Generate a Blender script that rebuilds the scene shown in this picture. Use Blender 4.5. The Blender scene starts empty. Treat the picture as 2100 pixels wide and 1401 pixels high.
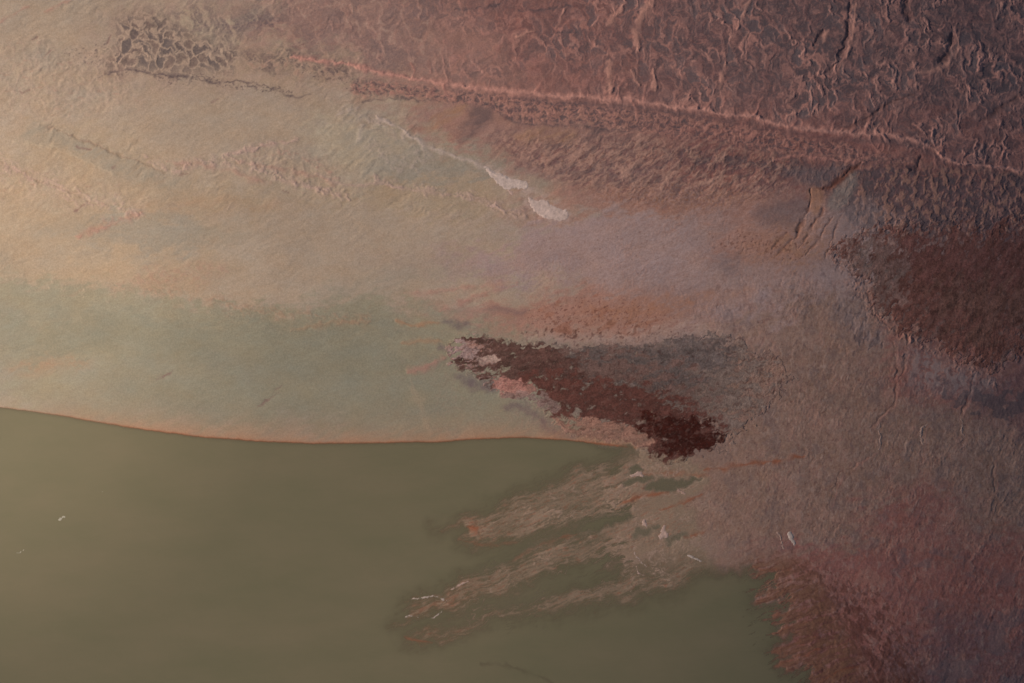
import bpy, math
import numpy as np

# ----------------------------------------------------------------- camera, sky, sun, exposure
sc = bpy.context.scene
COL = sc.collection
RELIEF = 0.19                              # overall height of the surface relief
PX = 0.1                                   # metres of ground per map unit; the map is 2100 x 1401 units
CAM_H = 601.0
SUN_EL = math.radians(14.0)
SUN_AZ = math.radians(176.0)               # direction towards the sun in the XY plane, from +X
SKY_STRENGTH = 0.05
SUN_STRENGTH = 4.6
EXPOSURE = 0.5

cam_data = bpy.data.cameras.new('camera')
cam = bpy.data.objects.new('camera', cam_data)
COL.objects.link(cam)
cam.location = (0.0, 0.0, CAM_H)
cam.rotation_euler = (0.0, 0.0, 0.0)
cam_data.sensor_width = 36.0
cam_data.lens = 36.0 * 605.0 / 210.0
cam_data.clip_start = 1.0
cam_data.clip_end = 30000.0
sc.camera = cam

world = bpy.data.worlds.new('World')
sc.world = world
world.use_nodes = True
wn = world.node_tree
sky = wn.nodes.new('ShaderNodeTexSky')
sky.sky_type = 'NISHITA'
sky.sun_disc = False
sky.sun_elevation = SUN_EL
sky.sun_rotation = math.radians(90.0) - SUN_AZ
bg = wn.nodes['Background']
bg.inputs['Strength'].default_value = SKY_STRENGTH
wn.links.new(sky.outputs['Color'], bg.inputs['Color'])

sun_data = bpy.data.lights.new('sun', 'SUN')
sun_data.energy = SUN_STRENGTH
sun_data.angle = math.radians(0.5)
sun_data.color = (1.0, 0.885, 0.69)
sun = bpy.data.objects.new('sun', sun_data)
COL.objects.link(sun)
sun.rotation_euler = (0.0, math.radians(90.0) - SUN_EL, SUN_AZ)
sun.location = (-100, 30, 100)

sc.view_settings.view_transform = 'Standard'
sc.view_settings.look = 'None'
sc.view_settings.exposure = EXPOSURE
sc.view_settings.gamma = 1.0
sc.view_settings.use_curve_mapping = False
sc.render.engine = 'CYCLES'
sc.cycles.max_bounces = 4

# ----------------------------------------------------------------- noise
rng = np.random.RandomState(7)
PERM = rng.permutation(256).astype(np.int32)
PERM = np.concatenate([PERM, PERM, PERM])
ANG = rng.rand(256) * 2 * np.pi
GX = np.cos(ANG).astype(np.float32)
GY = np.sin(ANG).astype(np.float32)
JX = rng.rand(256).astype(np.float32)
JY = rng.rand(256).astype(np.float32)


def perlin(x, y, seed=0):
    x = x + np.float32(seed * 17.31)
    y = y + np.float32(seed * 9.73)
    x0 = np.floor(x)
    y0 = np.floor(y)
    fx = (x - x0).astype(np.float32)
    fy = (y - y0).astype(np.float32)
    xi = x0.astype(np.int32) & 255
    yi = y0.astype(np.int32) & 255
    xj = (xi + 1) & 255
    yj = (yi + 1) & 255
    a = PERM[xi]
    b = PERM[xj]
    h00 = PERM[a + yi]
    h10 = PERM[b + yi]
    h01 = PERM[a + yj]
    h11 = PERM[b + yj]
    u = fx * fx * fx * (fx * (fx * 6 - 15) + 10)
    v = fy * fy * fy * (fy * (fy * 6 - 15) + 10)
    n00 = GX[h00] * fx + GY[h00] * fy
    n10 = GX[h10] * (fx - 1) + GY[h10] * fy
    n01 = GX[h01] * fx + GY[h01] * (fy - 1)
    n11 = GX[h11] * (fx - 1) + GY[h11] * (fy - 1)
    p = n00 + u * (n10 - n00)
    q = n01 + u * (n11 - n01)
    return (p + v * (q - p)) * np.float32(1.5)


def fbm(x, y, octaves=4, seed=0, gain=0.5):
    t = np.zeros_like(x)
    a, s, n = 1.0, 1.0, 0.0
    for k in range(octaves):
        t += np.float32(a) * perlin(x * np.float32(s), y * np.float32(s), seed + k * 3 + 1)
        n += a
        a *= gain
        s *= 2.03
    return t / np.float32(n)


def worley(x, y, seed=0):
    x = x + np.float32(seed * 31.7)
    y = y + np.float32(seed * 11.3)
    x0 = np.floor(x).astype(np.int32)
    y0 = np.floor(y).astype(np.int32)
    f1 = np.full(x.shape, 9.0, np.float32)
    f2 = np.full(x.shape, 9.0, np.float32)
    ident = np.zeros(x.shape, np.int32)
    for j in (-1, 0, 1):
        for i in (-1, 0, 1):
            h = PERM[PERM[(x0 + i) & 255] + ((y0 + j) & 255)]
            dx = x0 + i + JX[h] - x
            dy = y0 + j + JY[h] - y
            d = (dx * dx + dy * dy).astype(np.float32)
            near = d < f1
            f2 = np.where(near, f1, np.minimum(f2, d))
            ident = np.where(near, h, ident)
            f1 = np.where(near, d, f1)
    return np.sqrt(f1), np.sqrt(f2), ident


def sstep(a, b, x):
    t = np.clip((x - a) / (b - a), 0, 1)
    return (t * t * (3 - 2 * t)).astype(np.float32)


def rot(x, y, deg):
    c, s = math.cos(math.radians(deg)), math.sin(math.radians(deg))
    return x * c + y * s, -x * s + y * c


# ----------------------------------------------------------------- the map grid (u to the right, v downwards)
STEP = 1.45


def axis(lo, hi, far):
    core = np.arange(lo, hi, STEP)
    k = np.geomspace(1.0, far, 26)
    left = lo - STEP * np.cumsum(k)[::-1] * 0.5
    right = core[-1] + STEP * np.cumsum(k) * 0.5
    return np.concatenate([left, core, right]).astype(np.float32)


UA = axis(-230.0, 2330.0, 9000.0)
VA = axis(-170.0, 1571.0, 9000.0)
U, V = np.meshgrid(UA, VA)
SHAPE = U.shape
# features fade out where the coarse skirt begins
EDGE = sstep(-420, -240, U) * sstep(2520, 2340, U) * sstep(-360, -180, V) * sstep(1760, 1580, V)

W1U = fbm(U / 260, V / 260, 3, 11)
W1V = fbm(U / 260, V / 260, 3, 23)
W2U = fbm(U / 60, V / 60, 3, 31)
W2V = fbm(U / 60, V / 60, 3, 43)
W3U = fbm(U / 16, V / 16, 3, 51)
W3V = fbm(U / 16, V / 16, 3, 63)

FULL = (slice(0, SHAPE[0]), slice(0, SHAPE[1]))


def window(pts, pad):
    p = np.asarray(pts, np.float32)
    u0, v0 = p.min(0) - pad
    u1, v1 = p.max(0) + pad
    return (slice(max(0, np.searchsorted(VA, v0) - 1), np.searchsorted(VA, v1) + 1),
            slice(max(0, np.searchsorted(UA, u0) - 1), np.searchsorted(UA, u1) + 1))


def seg_dist(x, y, pts, closed):
    p = list(pts)
    if closed:
        p = p + [p[0]]
    best = np.full(x.shape, 1e9, np.float32)
    inside = np.zeros(x.shape, bool)
    param = np.zeros(x.shape, np.float32)
    n = len(p) - 1
    for i in range(n):
        (ax, ay), (bx, by) = p[i], p[i + 1]
        dx, dy = bx - ax, by - ay
        l2 = max(dx * dx + dy * dy, 1e-6)
        t = np.clip(((x - ax) * dx + (y - ay) * dy) / l2, 0, 1)
        d = (x - ax - t * dx) ** 2 + (y - ay - t * dy) ** 2
        m = d < best
        best = np.where(m, d, best)
        param = np.where(m, (i + t) / n, param)
        if closed and ay != by:
            inside ^= ((ay > y) != (by > y)) & (x < (bx - ax) * (y - ay) / (by - ay) + ax)
    return np.sqrt(best), inside, param


def smooth_pts(pts, closed, n=2):
    p = [tuple(map(float, q)) for q in pts]
    for _ in range(n):
        out = []
        m = len(p)
        for i in range(m if closed else m - 1):
            a, b = p[i], p[(i + 1) % m]
            out.append((a[0] * .75 + b[0] * .25, a[1] * .75 + b[1] * .25))
            out.append((a[0] * .25 + b[0] * .75, a[1] * .25 + b[1] * .75))
        p = out if closed else [p[0]] + out + [p[-1]]
    return p


def poly(pts, feather=10, r1=0.0, r2=8.0, r3=3.0):
    """soft inside-mask of a traced outline; r1, r2, r3 wander its edge at 260, 60 and 16 map units"""
    sl = window(pts, feather * 2 + r1 + float(np.max(r2)) + float(np.max(r3)) + 6)
    r2 = r2[sl] if isinstance(r2, np.ndarray) else r2
    r3 = r3[sl] if isinstance(r3, np.ndarray) else r3
    x = U[sl] + r1 * W1U[sl] + r2 * W2U[sl] + r3 * W3U[sl]
    y = V[sl] + r1 * W1V[sl] + r2 * W2V[sl] + r3 * W3V[sl]
    d, ins, _ = seg_dist(x, y, smooth_pts(pts, True, 1), True)
    sd = np.where(ins, d, -d).astype(np.float32)
    return sl, sstep(-feather, feather, sd), sd


def line(pts, width=4, r2=5.0, r3=3.0, taper=True, even=False):
    """(window, bell-shaped mask, signed side distance) of a traced line"""
    sl = window(pts, width * 3 + r2 + r3 + 4)
    x = U[sl] + r2 * W2U[sl] + r3 * W3U[sl]
    y = V[sl] + r2 * W2V[sl] + r3 * W3V[sl]
    d, _, t = seg_dist(x, y, smooth_pts(pts, False, 2), False)
    w = np.float32(width)
    if taper:
        w = w * (0.35 + 0.65 * np.sqrt(np.clip(4 * t * (1 - t), 0, 1)))
    if even:
        return sl, np.exp(-(d / w) ** 2).astype(np.float32), d
    n = perlin(U[sl] / 34, V[sl] / 34, 5) * .8 + perlin(U[sl] / 12, V[sl] / 12, 6) * .6
    w = w * np.clip(.85 + .9 * n, .25, 1.7)
    m = np.exp(-(d / w) ** 2) * np.clip(.9 + .9 * perlin(U[sl] / 22, V[sl] / 22, 8), .25, 1)
    return sl, m.astype(np.float32), d


# ----------------------------------------------------------------- base colours of the materials (linear)
SAND = (0.458, 0.345, 0.28)
PALE = (0.5, 0.395, 0.31)
MINT = (0.295, 0.265, 0.208)
GREY = (0.365, 0.302, 0.255)
LILAC = (0.425, 0.285, 0.285)
TAN = (0.445, 0.33, 0.25)
ORANGE = (0.43, 0.235, 0.15)
SALMON = (0.49, 0.222, 0.195)
PINK = (0.53, 0.355, 0.32)
SALT = (0.53, 0.41, 0.385)
SLATE = (0.125, 0.09, 0.104)
SLATE2 = (0.185, 0.133, 0.147)
MAROON = (0.165, 0.066, 0.055)
DEEP = (0.055, 0.01, 0.007)
RUST = (0.33, 0.105, 0.055)
BROWN = (0.315, 0.19, 0.158)
DUSK = (0.325, 0.125, 0.113)
SAGE = (.335, .29, .222)
FAWN = (0.4, 0.218, 0.192)
ROSE = (0.445, 0.235, 0.2)
PLUM = (0.215, 0.105, 0.112)

C = np.zeros(SHAPE + (3,), np.float32)      # base colour
Z = np.zeros(SHAPE, np.float32)             # relief, in map units
WET = np.zeros(SHAPE, np.float32)           # damp, smoother surface


def tint(sl, a, colour):
    a = a[..., None]
    C[sl] = C[sl] * (1 - a) + np.asarray(colour, np.float32) * a


# broad ground tones: centre, radii, tone
BLOBS = [
    (-100, 150, 260, 200, SAND), (150, 60, 200, 90, SAND), (430, 60, 150, 70, PALE), (330, 230, 260, 80, SAND),
    (600, 215, 140, 60, SAND), (120, 330, 220, 70, TAN), (430, 300, 200, 50, SAND), (60, 460, 220, 60, TAN),
    (300, 480, 160, 30, GREY), (350, 410, 260, 30, TAN), (700, 60, 180, 60, FAWN), (640, 130, 160, 40, TAN),
    (600, 340, 160, 40, SAND), (740, 290, 110, 60, PALE), (880, 340, 160, 36, GREY), (830, 400, 240, 36, TAN),
    (700, 470, 240, 60, SAND), (960, 480, 160, 50, SAND), (640, 560, 260, 40, SAND), (300, 560, 220, 40, TAN),
    (500, 600, 180, 30, SAND), (150, 690, 220, 50, MINT), (400, 700, 340, 60, MINT), (740, 720, 220, 70, MINT),
    (100, 740, 180, 20, SAGE), (500, 830, 420, 50, MINT), (950, 850, 160, 60, MINT), (60, 800, 140, 30, SAGE),
    (130, 610, 200, 34, SAGE), (430, 636, 240, 34, SAGE), (740, 646, 200, 34, SAGE), (900, 700, 120, 40, SAGE), (1100, 520, 200, 50, LILAC), (1000, 600, 180, 36, SAND), (1300, 560, 180, 60, LILAC), (1250, 480, 200, 40, LILAC),
    (1130, 630, 220, 36, ROSE), (1300, 660, 130, 30, ROSE), (1500, 620, 140, 50, LILAC), (1420, 690, 140, 30, PINK),
    (950, 110, 220, 60, FAWN), (1200, 80, 240, 90, DUSK), (1500, 80, 240, 110, PLUM), (1850, 90, 300, 110, PLUM),
    (2250, 120, 200, 160, PLUM), (980, 250, 120, 40, FAWN), (1130, 300, 130, 40, FAWN), (1300, 340, 160, 50, FAWN),
    (1250, 410, 160, 36, ROSE), (1450, 340, 140, 40, DUSK), (1500, 410, 140, 36, ROSE), (1600, 300, 160, 50, DUSK),
    (1900, 280, 220, 60, DUSK), (2100, 320, 160, 60, DUSK), (1900, 400, 200, 60, PLUM), (2150, 440, 160, 60, PLUM),
    (1560, 490, 120, 36, ROSE), (1700, 470, 120, 50, LILAC), (1700, 560, 100, 50, LILAC), (1650, 640, 120, 50, BROWN),
    (1500, 720, 140, 60, BROWN), (1700, 760, 150, 70, BROWN), (1550, 850, 140, 50, BROWN), (1760, 900, 140, 60, BROWN),
    (1900, 760, 120, 50, DUSK), (1950, 920, 160, 60, BROWN), (2200, 800, 160, 120, PLUM), (1500, 960, 140, 40, BROWN),
    (1520, 1060, 160, 50, BROWN), (1700, 1000, 140, 50, BROWN), (1650, 1080, 110, 40, BROWN), (1850, 1050, 140, 60, DUSK),
    (2050, 1030, 140, 90, BROWN), (1750, 1150, 140, 50, DUSK), (1900, 1180, 160, 70, DUSK), (2100, 1200, 150, 120, DUSK),
    (1780, 1290, 120, 80, DUSK), (1980, 1340, 140, 70, PLUM), (2250, 1400, 200, 150, PLUM), (1800, 1480, 200, 90, MAROON),
    (1300, 1000, 160, 40, BROWN), (1150, 1060, 180, 40, TAN), (1200, 1180, 260, 50, BROWN), (600, 1200, 600, 260, GREY),
    (-200, 1000, 300, 300, GREY),
]


def base_colour():
    wu = U + 60 * fbm(U / 30, V / 12 + .6 * W3V, 4, 113, .62) + 75 * W1U + 46 * W2U + 20 * W3U + 70 * ST_L
    wv = V + 45 * W1V + 28 * W2V + 20 * W3V + 34 * ST_L + 40 * fbm(U / 42 + .6 * W3U, V / 11, 4, 109, .62)
    num = np.zeros(SHAPE + (3,), np.float32)
    den = np.full(SHAPE, 1e-9, np.float32)
    for cx, cy, rx, ry, col in BLOBS:
        q = ((wu - cx) / rx) ** 2 + ((wv - cy) / ry) ** 2
        w = (1.0 / (0.12 + q * q)).astype(np.float32)
        den += w
        for k in range(3):
            num[..., k] += w * np.float32(col[k])
    return num / den[..., None]


x_right = sstep(900, 1750, U)

# wandering streaks drawn out by the wind: shallow diagonal strokes on the left, upright ones on the right
sa, sb = rot(U + 14 * W2U, V + 14 * W2V, -26)
ST_L = fbm(sa / 95, sb / 13, 4, 71)
sa, sb = rot(U + 12 * W2U, V + 12 * W2V, -62)
ST_R = fbm(sa / 60, sb / 15, 4, 83)
LOWR = sstep(1350, 1700, U) * sstep(430, 620, V)
C[:] = base_colour()
STREAK = ST_L * (1 - LOWR) + ST_R * LOWR
GRAIN = fbm(U / 5.0, V / 5.0, 3, 97)
BROAD = fbm(U / 120, V / 70, 4, 103)

amp = 0.07 + 0.11 * x_right
C *= (1 + amp * STREAK + 0.07 * GRAIN + 0.10 * BROAD)[..., None]
# warm / cool drift
HUE = fbm(U / 70 + 3, V / 40, 4, 119)
C *= np.stack([1 + .05 * HUE, 1 - .02 * HUE, 1 - .10 * HUE], -1)

MUD = poly([(-300, 600), (0, 570), (120, 590), (260, 620), (420, 640), (600, 650), (760, 655), (900, 690), (1000, 780), (1120, 850),
            (1250, 900), (1100, 897), (830, 905), (650, 908), (350, 888), (0, 838), (-300, 800)], 34, 20, 14, 5)
mud = np.zeros(SHAPE, np.float32)
mud[MUD[0]] = MUD[1]
flat = 1 - 0.78 * mud

ROUGH = sstep(-.35, .45, fbm(U / 90, V / 60, 4, 161))
Z += EDGE * flat * (1.5 * STREAK * (.3 + .9 * ROUGH) + 0.8 * GRAIN * ROUGH * (0.35 + 0.65 * x_right) + 3.2 * BROAD)
# mineral speckle: small warm and grey flecks, drawn out by the wind
fa_, fb_ = rot(U + 5 * W3U, V + 5 * W3V, -26)
FLECK = fbm(fa_ / 9, fb_ / 3.6, 3, 171, .6) * (1 - LOWR) + fbm(U / 3.6 + .4 * W3U, V / 6.5, 3, 173, .6) * LOWR
FLECK2 = fbm(fa_ / 26, fb_ / 9, 4, 175, .6)
C *= (1 + (.11 + .31 * x_right)[..., None] * (FLECK * (1 - .55 * mud))[..., None] * np.array([.8, 1, 1.1], np.float32) + (.10 + .10 * x_right)[..., None] * FLECK2[..., None] * np.array([.5, .8, 1.0], np.float32)).astype(np.float32)

PAN = np.zeros(SHAPE, np.float32)
for pts in ([(265, 165), (430, 178), (560, 195), (680, 225), (640, 285), (520, 300), (420, 315), (320, 300), (260, 240)], [(60, 440), (500, 430), (900, 470), (1500, 560), (1300, 640), (700, 650), (100, 560)]):
    sl, m, _ = poly(pts, 40, 0, 20, 6)
    PAN[sl] = np.maximum(PAN[sl], m)
ka, kb = rot(U + 18 * W2U, V + 18 * W2V, -34)
STROKE = fbm(ka / 36, kb / 12, 3, 181, .55)
left = sstep(1150, 700, U) * sstep(640, 480, V) * (1 - .75 * PAN)
Z += EDGE * left * 3.4 * STROKE * ROUGH
C *= (1 + .10 * (left * STROKE)[..., None] * np.array([.9, 1, 1], np.float32))

# fine pale threads all over the right-hand side (crests of tiny ripples)
ta, tb = rot(U + 14 * W2U + 5 * W3U, V + 14 * W2V + 5 * W3V, -70)
T1 = 1 - np.abs(perlin(ta / 30, tb / 13, 131)) * 5.0
T2 = 1 - np.abs(perlin(ta / 15 + 4, tb / 7, 137)) * 4.0
T3 = 1 - np.abs(perlin(U / 9 + 1.3 * W3U, V / 11 + 1.3 * W3V, 139)) * 3.6
PATCH = sstep(-.25, .35, fbm(U / 45, V / 45, 3, 149))
THREAD = (np.clip(T1, 0, 1) * .8 + np.clip(T2, 0, 1) * .6 * PATCH + np.clip(T3, 0, 1) * .5 * (1 - PATCH)).astype(np.float32)
THREAD = np.clip(THREAD, 0, 1.2)
thr_zone = sstep(560, 1500, U + 0.5 * (300 - V) * sstep(500, 300, V)) * (1 - 0.8 * sstep(1150, 1330, V) * sstep(1600, 1750, U))
tint(FULL, np.clip(THREAD * thr_zone * (.12 + .30 * ROUGH), 0, 1), ROSE)
Z += EDGE * THREAD * thr_zone * .8 * ROUGH

# ---- reticulated dunes across the top right
RET = poly([(430, -400), (420, -20), (520, 30), (600, 90), (740, 150), (900, 175), (1150, 203), (1400, 232), (1620, 262), (1760, 285), (1950, 330),
            (2100, 345), (2800, 420), (2800, -400)], 30, 20, 16, 6)


def reticulate(sl, m, su, sv, seed, wall, cell, cell2, slate_amt, wall_amt, height, skew=-12, warp=1.0, solid=0.0):
    x = U[sl] + warp * (22 * W2U[sl] + 9 * W3U[sl])
    y = V[sl] + warp * (22 * W2V[sl] + 9 * W3V[sl])
    x, y = rot(x, y, skew)
    x = x + su * .30 * fbm(x / (su * .55), y / (sv * .55), 3, seed + 21)
    y = y + sv * .30 * fbm(x / (su * .55) + 9, y / (sv * .55), 3, seed + 23)
    f1, f2, ident = worley(x / su, y / sv, seed)
    e = f2 - f1
    gap = sstep(-.4, .4, fbm(x / (su * .7), y / (sv * .7), 3, seed + 5) + .05)
    wide = (.07 + .20 * gap * gap) if solid < 1 else (.14 + .16 * gap)
    wl = np.exp(-(e / wide) ** 2) * (.25 + .75 * gap)
    g1, g2, _ = worley(x / (su * .36), y / (sv * .36), seed + 31)
    web = np.exp(-((g2 - g1) / .16) ** 2) * sstep(.62, .1, e) * sstep(-.3, .35, fbm(x / su, y / sv, 3, seed + 35) + .3 * solid)
    rnd = ident.astype(np.float32) / 255.0
    inner = sstep(.02, .20, e) * (0.5 + .5 * rnd) * slate_amt
    inner = inner * np.maximum(sstep(-.4, .25, fbm(x / 100, y / 80, 4, seed + 15) + .38), solid)
    inner = inner * (.9 + .5 * GRAIN[sl])
    mixc = np.asarray(cell, np.float32) * (1 - rnd[..., None]) + np.asarray(cell2, np.float32) * rnd[..., None]
    a = (np.clip(inner, 0, 1) * m)[..., None]
    C[sl] = C[sl] * (1 - a) + mixc * a
    w = np.clip(wl + web * .7, 0, 1) * m * wall_amt
    tint(sl, w.astype(np.float32), wall)
    Z[sl] += EDGE[sl] * m * height * (wl + .3 * web)


rs, rm, _ = RET
dens = sstep(500, 1300, U[rs]) * (0.55 + 0.45 * sstep(900, 1700, U[rs]))


def wrinkles(x, y, octaves, seed, gain=.6):
    t = np.zeros_like(x)
    w = np.ones_like(x)
    amp_, n, f = 1.0, 0.0, 1.0
    for k in range(octaves):
        r = np.clip(1 - np.abs(perlin(x * np.float32(f), y * np.float32(f), seed + 7 * k)) * 2.6, 0, 1)
        r = r * r
        t += np.float32(amp_) * r * w
        n += amp_
        w = np.clip(.25 + .95 * r, 0, 1)
        amp_ *= gain
        f *= 2.1
    return (t / np.float32(n)).astype(np.float32)


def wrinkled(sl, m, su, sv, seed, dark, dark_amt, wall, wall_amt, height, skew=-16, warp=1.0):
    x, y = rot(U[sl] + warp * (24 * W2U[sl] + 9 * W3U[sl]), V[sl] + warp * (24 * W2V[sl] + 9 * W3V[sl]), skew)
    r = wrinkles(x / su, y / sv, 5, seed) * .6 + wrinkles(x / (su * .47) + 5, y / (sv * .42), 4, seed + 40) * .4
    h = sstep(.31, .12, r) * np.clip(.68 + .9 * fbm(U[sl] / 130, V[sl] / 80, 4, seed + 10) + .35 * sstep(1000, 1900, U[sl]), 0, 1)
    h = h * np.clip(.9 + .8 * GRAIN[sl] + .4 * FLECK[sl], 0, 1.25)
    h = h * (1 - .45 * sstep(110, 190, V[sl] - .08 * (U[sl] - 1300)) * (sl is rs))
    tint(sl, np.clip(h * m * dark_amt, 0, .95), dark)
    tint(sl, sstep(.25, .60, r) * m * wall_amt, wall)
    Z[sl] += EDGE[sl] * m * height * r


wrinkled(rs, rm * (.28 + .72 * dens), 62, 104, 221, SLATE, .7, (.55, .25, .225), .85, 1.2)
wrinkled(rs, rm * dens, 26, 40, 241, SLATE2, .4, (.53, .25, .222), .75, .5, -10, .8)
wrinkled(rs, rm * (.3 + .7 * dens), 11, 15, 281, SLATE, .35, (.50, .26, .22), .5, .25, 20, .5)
PATCHY = .35 + .65 * sstep(-.22, .28, fbm(U[rs] / 120, V[rs] / 70, 4, 291))
reticulate(rs, rm * (.22 + .78 * dens) * PATCHY, 24, 36, 2, (.54, .26, .228), (.105, .078, .092), SLATE2, 1.1, .85, 1.6, -14, 1.1)
Z[rs] += EDGE[rs] * rm * 2.0 * dens * wrinkles(*[q / k for q, k in zip(rot(U[rs] + 24 * W2U[rs] + 9 * W3U[rs], V[rs] + 24 * W2V[rs] + 9 * W3V[rs], -16), (62, 104))], 5, 221)
# bold upright crests on top, their sunlit faces also painted paler
bx, by = rot(U[rs] + 26 * W2U[rs] + 8 * W3U[rs], V[rs] + 26 * W2V[rs] + 8 * W3V[rs], -14)
crest = sstep(.06, .42, fbm(bx / 14, by / 40, 5, 211, .6) + .12 * fbm(U[rs] / 120, V[rs] / 90, 2, 213))
tint(rs, crest * rm * PATCHY * (.3 + .55 * dens), (.57, .285, .25))
Z[rs] += EDGE[rs] * crest * rm * PATCHY * (1.0 + 2.2 * dens)

# the rose ground of the ridge field runs out to the upper left
sl, m, _ = poly([(180, 40), (420, -60), (760, -60), (900, 100), (880, 190), (640, 196), (420, 180), (200, 170)], 60, 0, 30, 10)
tint(sl, m * np.clip(.75 + .9 * FLECK2[sl] + .6 * W2U[sl], 0, 1.2) * .5, (.46, .28, .245))
sl, m, _ = poly([(420, -80), (640, -80), (900, -80), (900, 150), (740, 150), (560, 90)], 50, 0, 24, 8)
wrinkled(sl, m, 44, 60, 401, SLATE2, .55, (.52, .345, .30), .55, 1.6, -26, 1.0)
# dark cell cluster, upper left
sl, m, _ = poly([(215, 125), (245, 92), (232, 55), (275, 28), (330, 36), (370, 62), (420, 82), (480, 82), (496, 112), (470, 142), (400, 152),
                 (330, 142), (280, 146), (228, 156)], 24, 0, 22, 12)
reticulate(sl, m, 18, 23, 3, (.48, .335, .275), (.14, .09, .095), (.19, .145, .145), 1.25, .85, 2.5, skew=-30, warp=1.0, solid=1.0)
sl, m, _ = poly([(352, 42), (400, 12), (445, 12), (486, 30), (560, 25), (600, 55), (520, 80), (450, 86), (390, 66)], 26, 0, 18, 10)
wrinkled(sl, m, 60, 64, 351, SLATE2, .9, PALE, .6, 2.0, 10, .8)
sl, m, _ = poly([(500, 105), (560, 100), (640, 112), (720, 140), (720, 165), (640, 165), (560, 150), (505, 135)], 22, 0, 18, 8)
wrinkled(sl, m, 34, 36, 341, SLATE, .8, ROSE, .6, 2.0, 10, .8)

for pts, f, thr in (([(90, 90), (230, 60), (240, 110), (200, 170), (120, 130)], 40, .16), ([(190, 150), (300, 140), (480, 160), (640, 190), (600, 205), (440, 182), (300, 162)], 12, .0), ([(540, 120), (760, 150), (780, 190), (640, 180)], 26, .1)):
    sl, m, _ = poly(pts, f, 0, 16, 8)
    n = fbm(U[sl] / 8, V[sl] / 5, 3, 375, .65) - (1 - m) * .8
    tint(sl, sstep(thr, thr + .14, n) * .6, SLATE)

# small-celled band under the long ridge
sl, m, _ = poly([(720, 165), (860, 178), (1130, 208), (1400, 238), (1700, 290), (1930, 335), (1760, 335), (1560, 318), (1400, 282),
                 (1200, 264), (1060, 254), (1000, 222), (850, 206), (720, 198)], 10, 0, 8, 4)
n = fbm(U[sl] / 13 + .5 * W3U[sl], V[sl] / 9 + .5 * W3V[sl], 4, 321, .65)
tint(sl, m * sstep(.06, -.16, n) * .85, SLATE)
tint(sl, m * sstep(.0, .22, n) * .7, (.48, .235, .195))
reticulate(sl, m, 13, 13, 12, (.53, .25, .218), SLATE, PLUM, .4, .7, .9, 15, .8)
Z[sl] += EDGE[sl] * m * 1.4 * sstep(-.15, .25, n)
# rougher small cells on the right flank
sl, m, _ = poly([(1330, 300), (1560, 320), (1780, 332), (2000, 340), (2500, 380), (2500, 500), (2000, 490), (1760, 490), (1720, 420), (1600, 350), (1400, 340)], 24, 0, 14, 6)
wrinkled(sl, m, 40, 60, 361, SLATE, .75, (.46, .235, .195), .5, 2.2, -22, .8)
cx_, cy_ = rot(U[sl] + 8 * W3U[sl], V[sl] + 8 * W3V[sl], 10)
n = fbm(cx_ / 11, cy_ / 19, 4, 365, .62) + .25 * fbm(U[sl] / 70, V[sl] / 50, 3, 367)
tint(sl, sstep(.02, .22, n) * m * .75, (.43, .22, .175))
tint(sl, sstep(-.05, -.25, n) * m * .7, SLATE)
Z[sl] += EDGE[sl] * m * 1.6 * sstep(-.1, .25, n)
# dune field between the long ridge and the rose flats
sl, m, _ = poly([(1000, 262), (1200, 268), (1400, 286), (1600, 325), (1660, 350), (1600, 400), (1450, 420), (1250, 410), (1120, 370), (1020, 320)], 36, 0, 22, 8)
wrinkled(sl, m, 60, 30, 381, SLATE, .5, (.48, .28, .23), .45, 2.0, -32, 1.0)
n = fbm(*[q / k for q, k in zip(rot(U[sl] + 6 * W3U[sl], V[sl] + 6 * W3V[sl], -34), (22, 8))], 4, 383, .65)
tint(sl, m * sstep(.0, .25, n) * .6, (.49, .28, .235))
tint(sl, m * sstep(.05, .3, -n) * .6, PLUM)
Z[sl] += EDGE[sl] * m * 2.6 * n
n = fbm(*[q / k for q, k in zip(rot(U[sl] + 14 * W2U[sl], V[sl] + 14 * W2V[sl], -40), (60, 15))], 4, 389, .6)
tint(sl, m * sstep(.10, .32, n) * .5, SLATE)
tint(sl, m * sstep(.16, .36, -n) * .55, (.53, .30, .255))
Z[sl] -= EDGE[sl] * m * 3.0 * n
n = fbm(U[sl] / 7, V[sl] / 6, 3, 385, .65)
tint(sl, sstep(.18, .38, n) * m * .5, MAROON)
sl, m, _ = poly([(1180, 395), (1420, 385), (1560, 400), (1500, 440), (1300, 430)], 26, 0, 16, 8)
tint(sl, sstep(.08, .3, fbm(U[sl] / 6, V[sl] / 5, 3, 387, .65)) * m * .6, (.34, .15, .09))

# ---- traced lines: ridges, grooves, pale threads
MAIN = [(600, 120), (680, 128), (760, 146), (860, 166), (950, 181), (1060, 192), (1130, 200), (1250, 203), (1320, 212), (1400, 224), (1450, 231),
        (1530, 239), (1600, 255), (1650, 263), (1720, 275), (1790, 277), (1840, 275), (1890, 292), (1928, 312), (1936, 328), (2000, 335), (2100, 348), (2300, 372)]


def ridge(pts, width, colour, amount, height, r2=5.0, r3=3.0, taper=True, even=False):
    sl, m, d = line(pts, width, r2, r3, taper, even)
    tint(sl, m * amount, colour)
    Z[sl] += EDGE[sl] * m * height
    return sl, m


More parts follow.
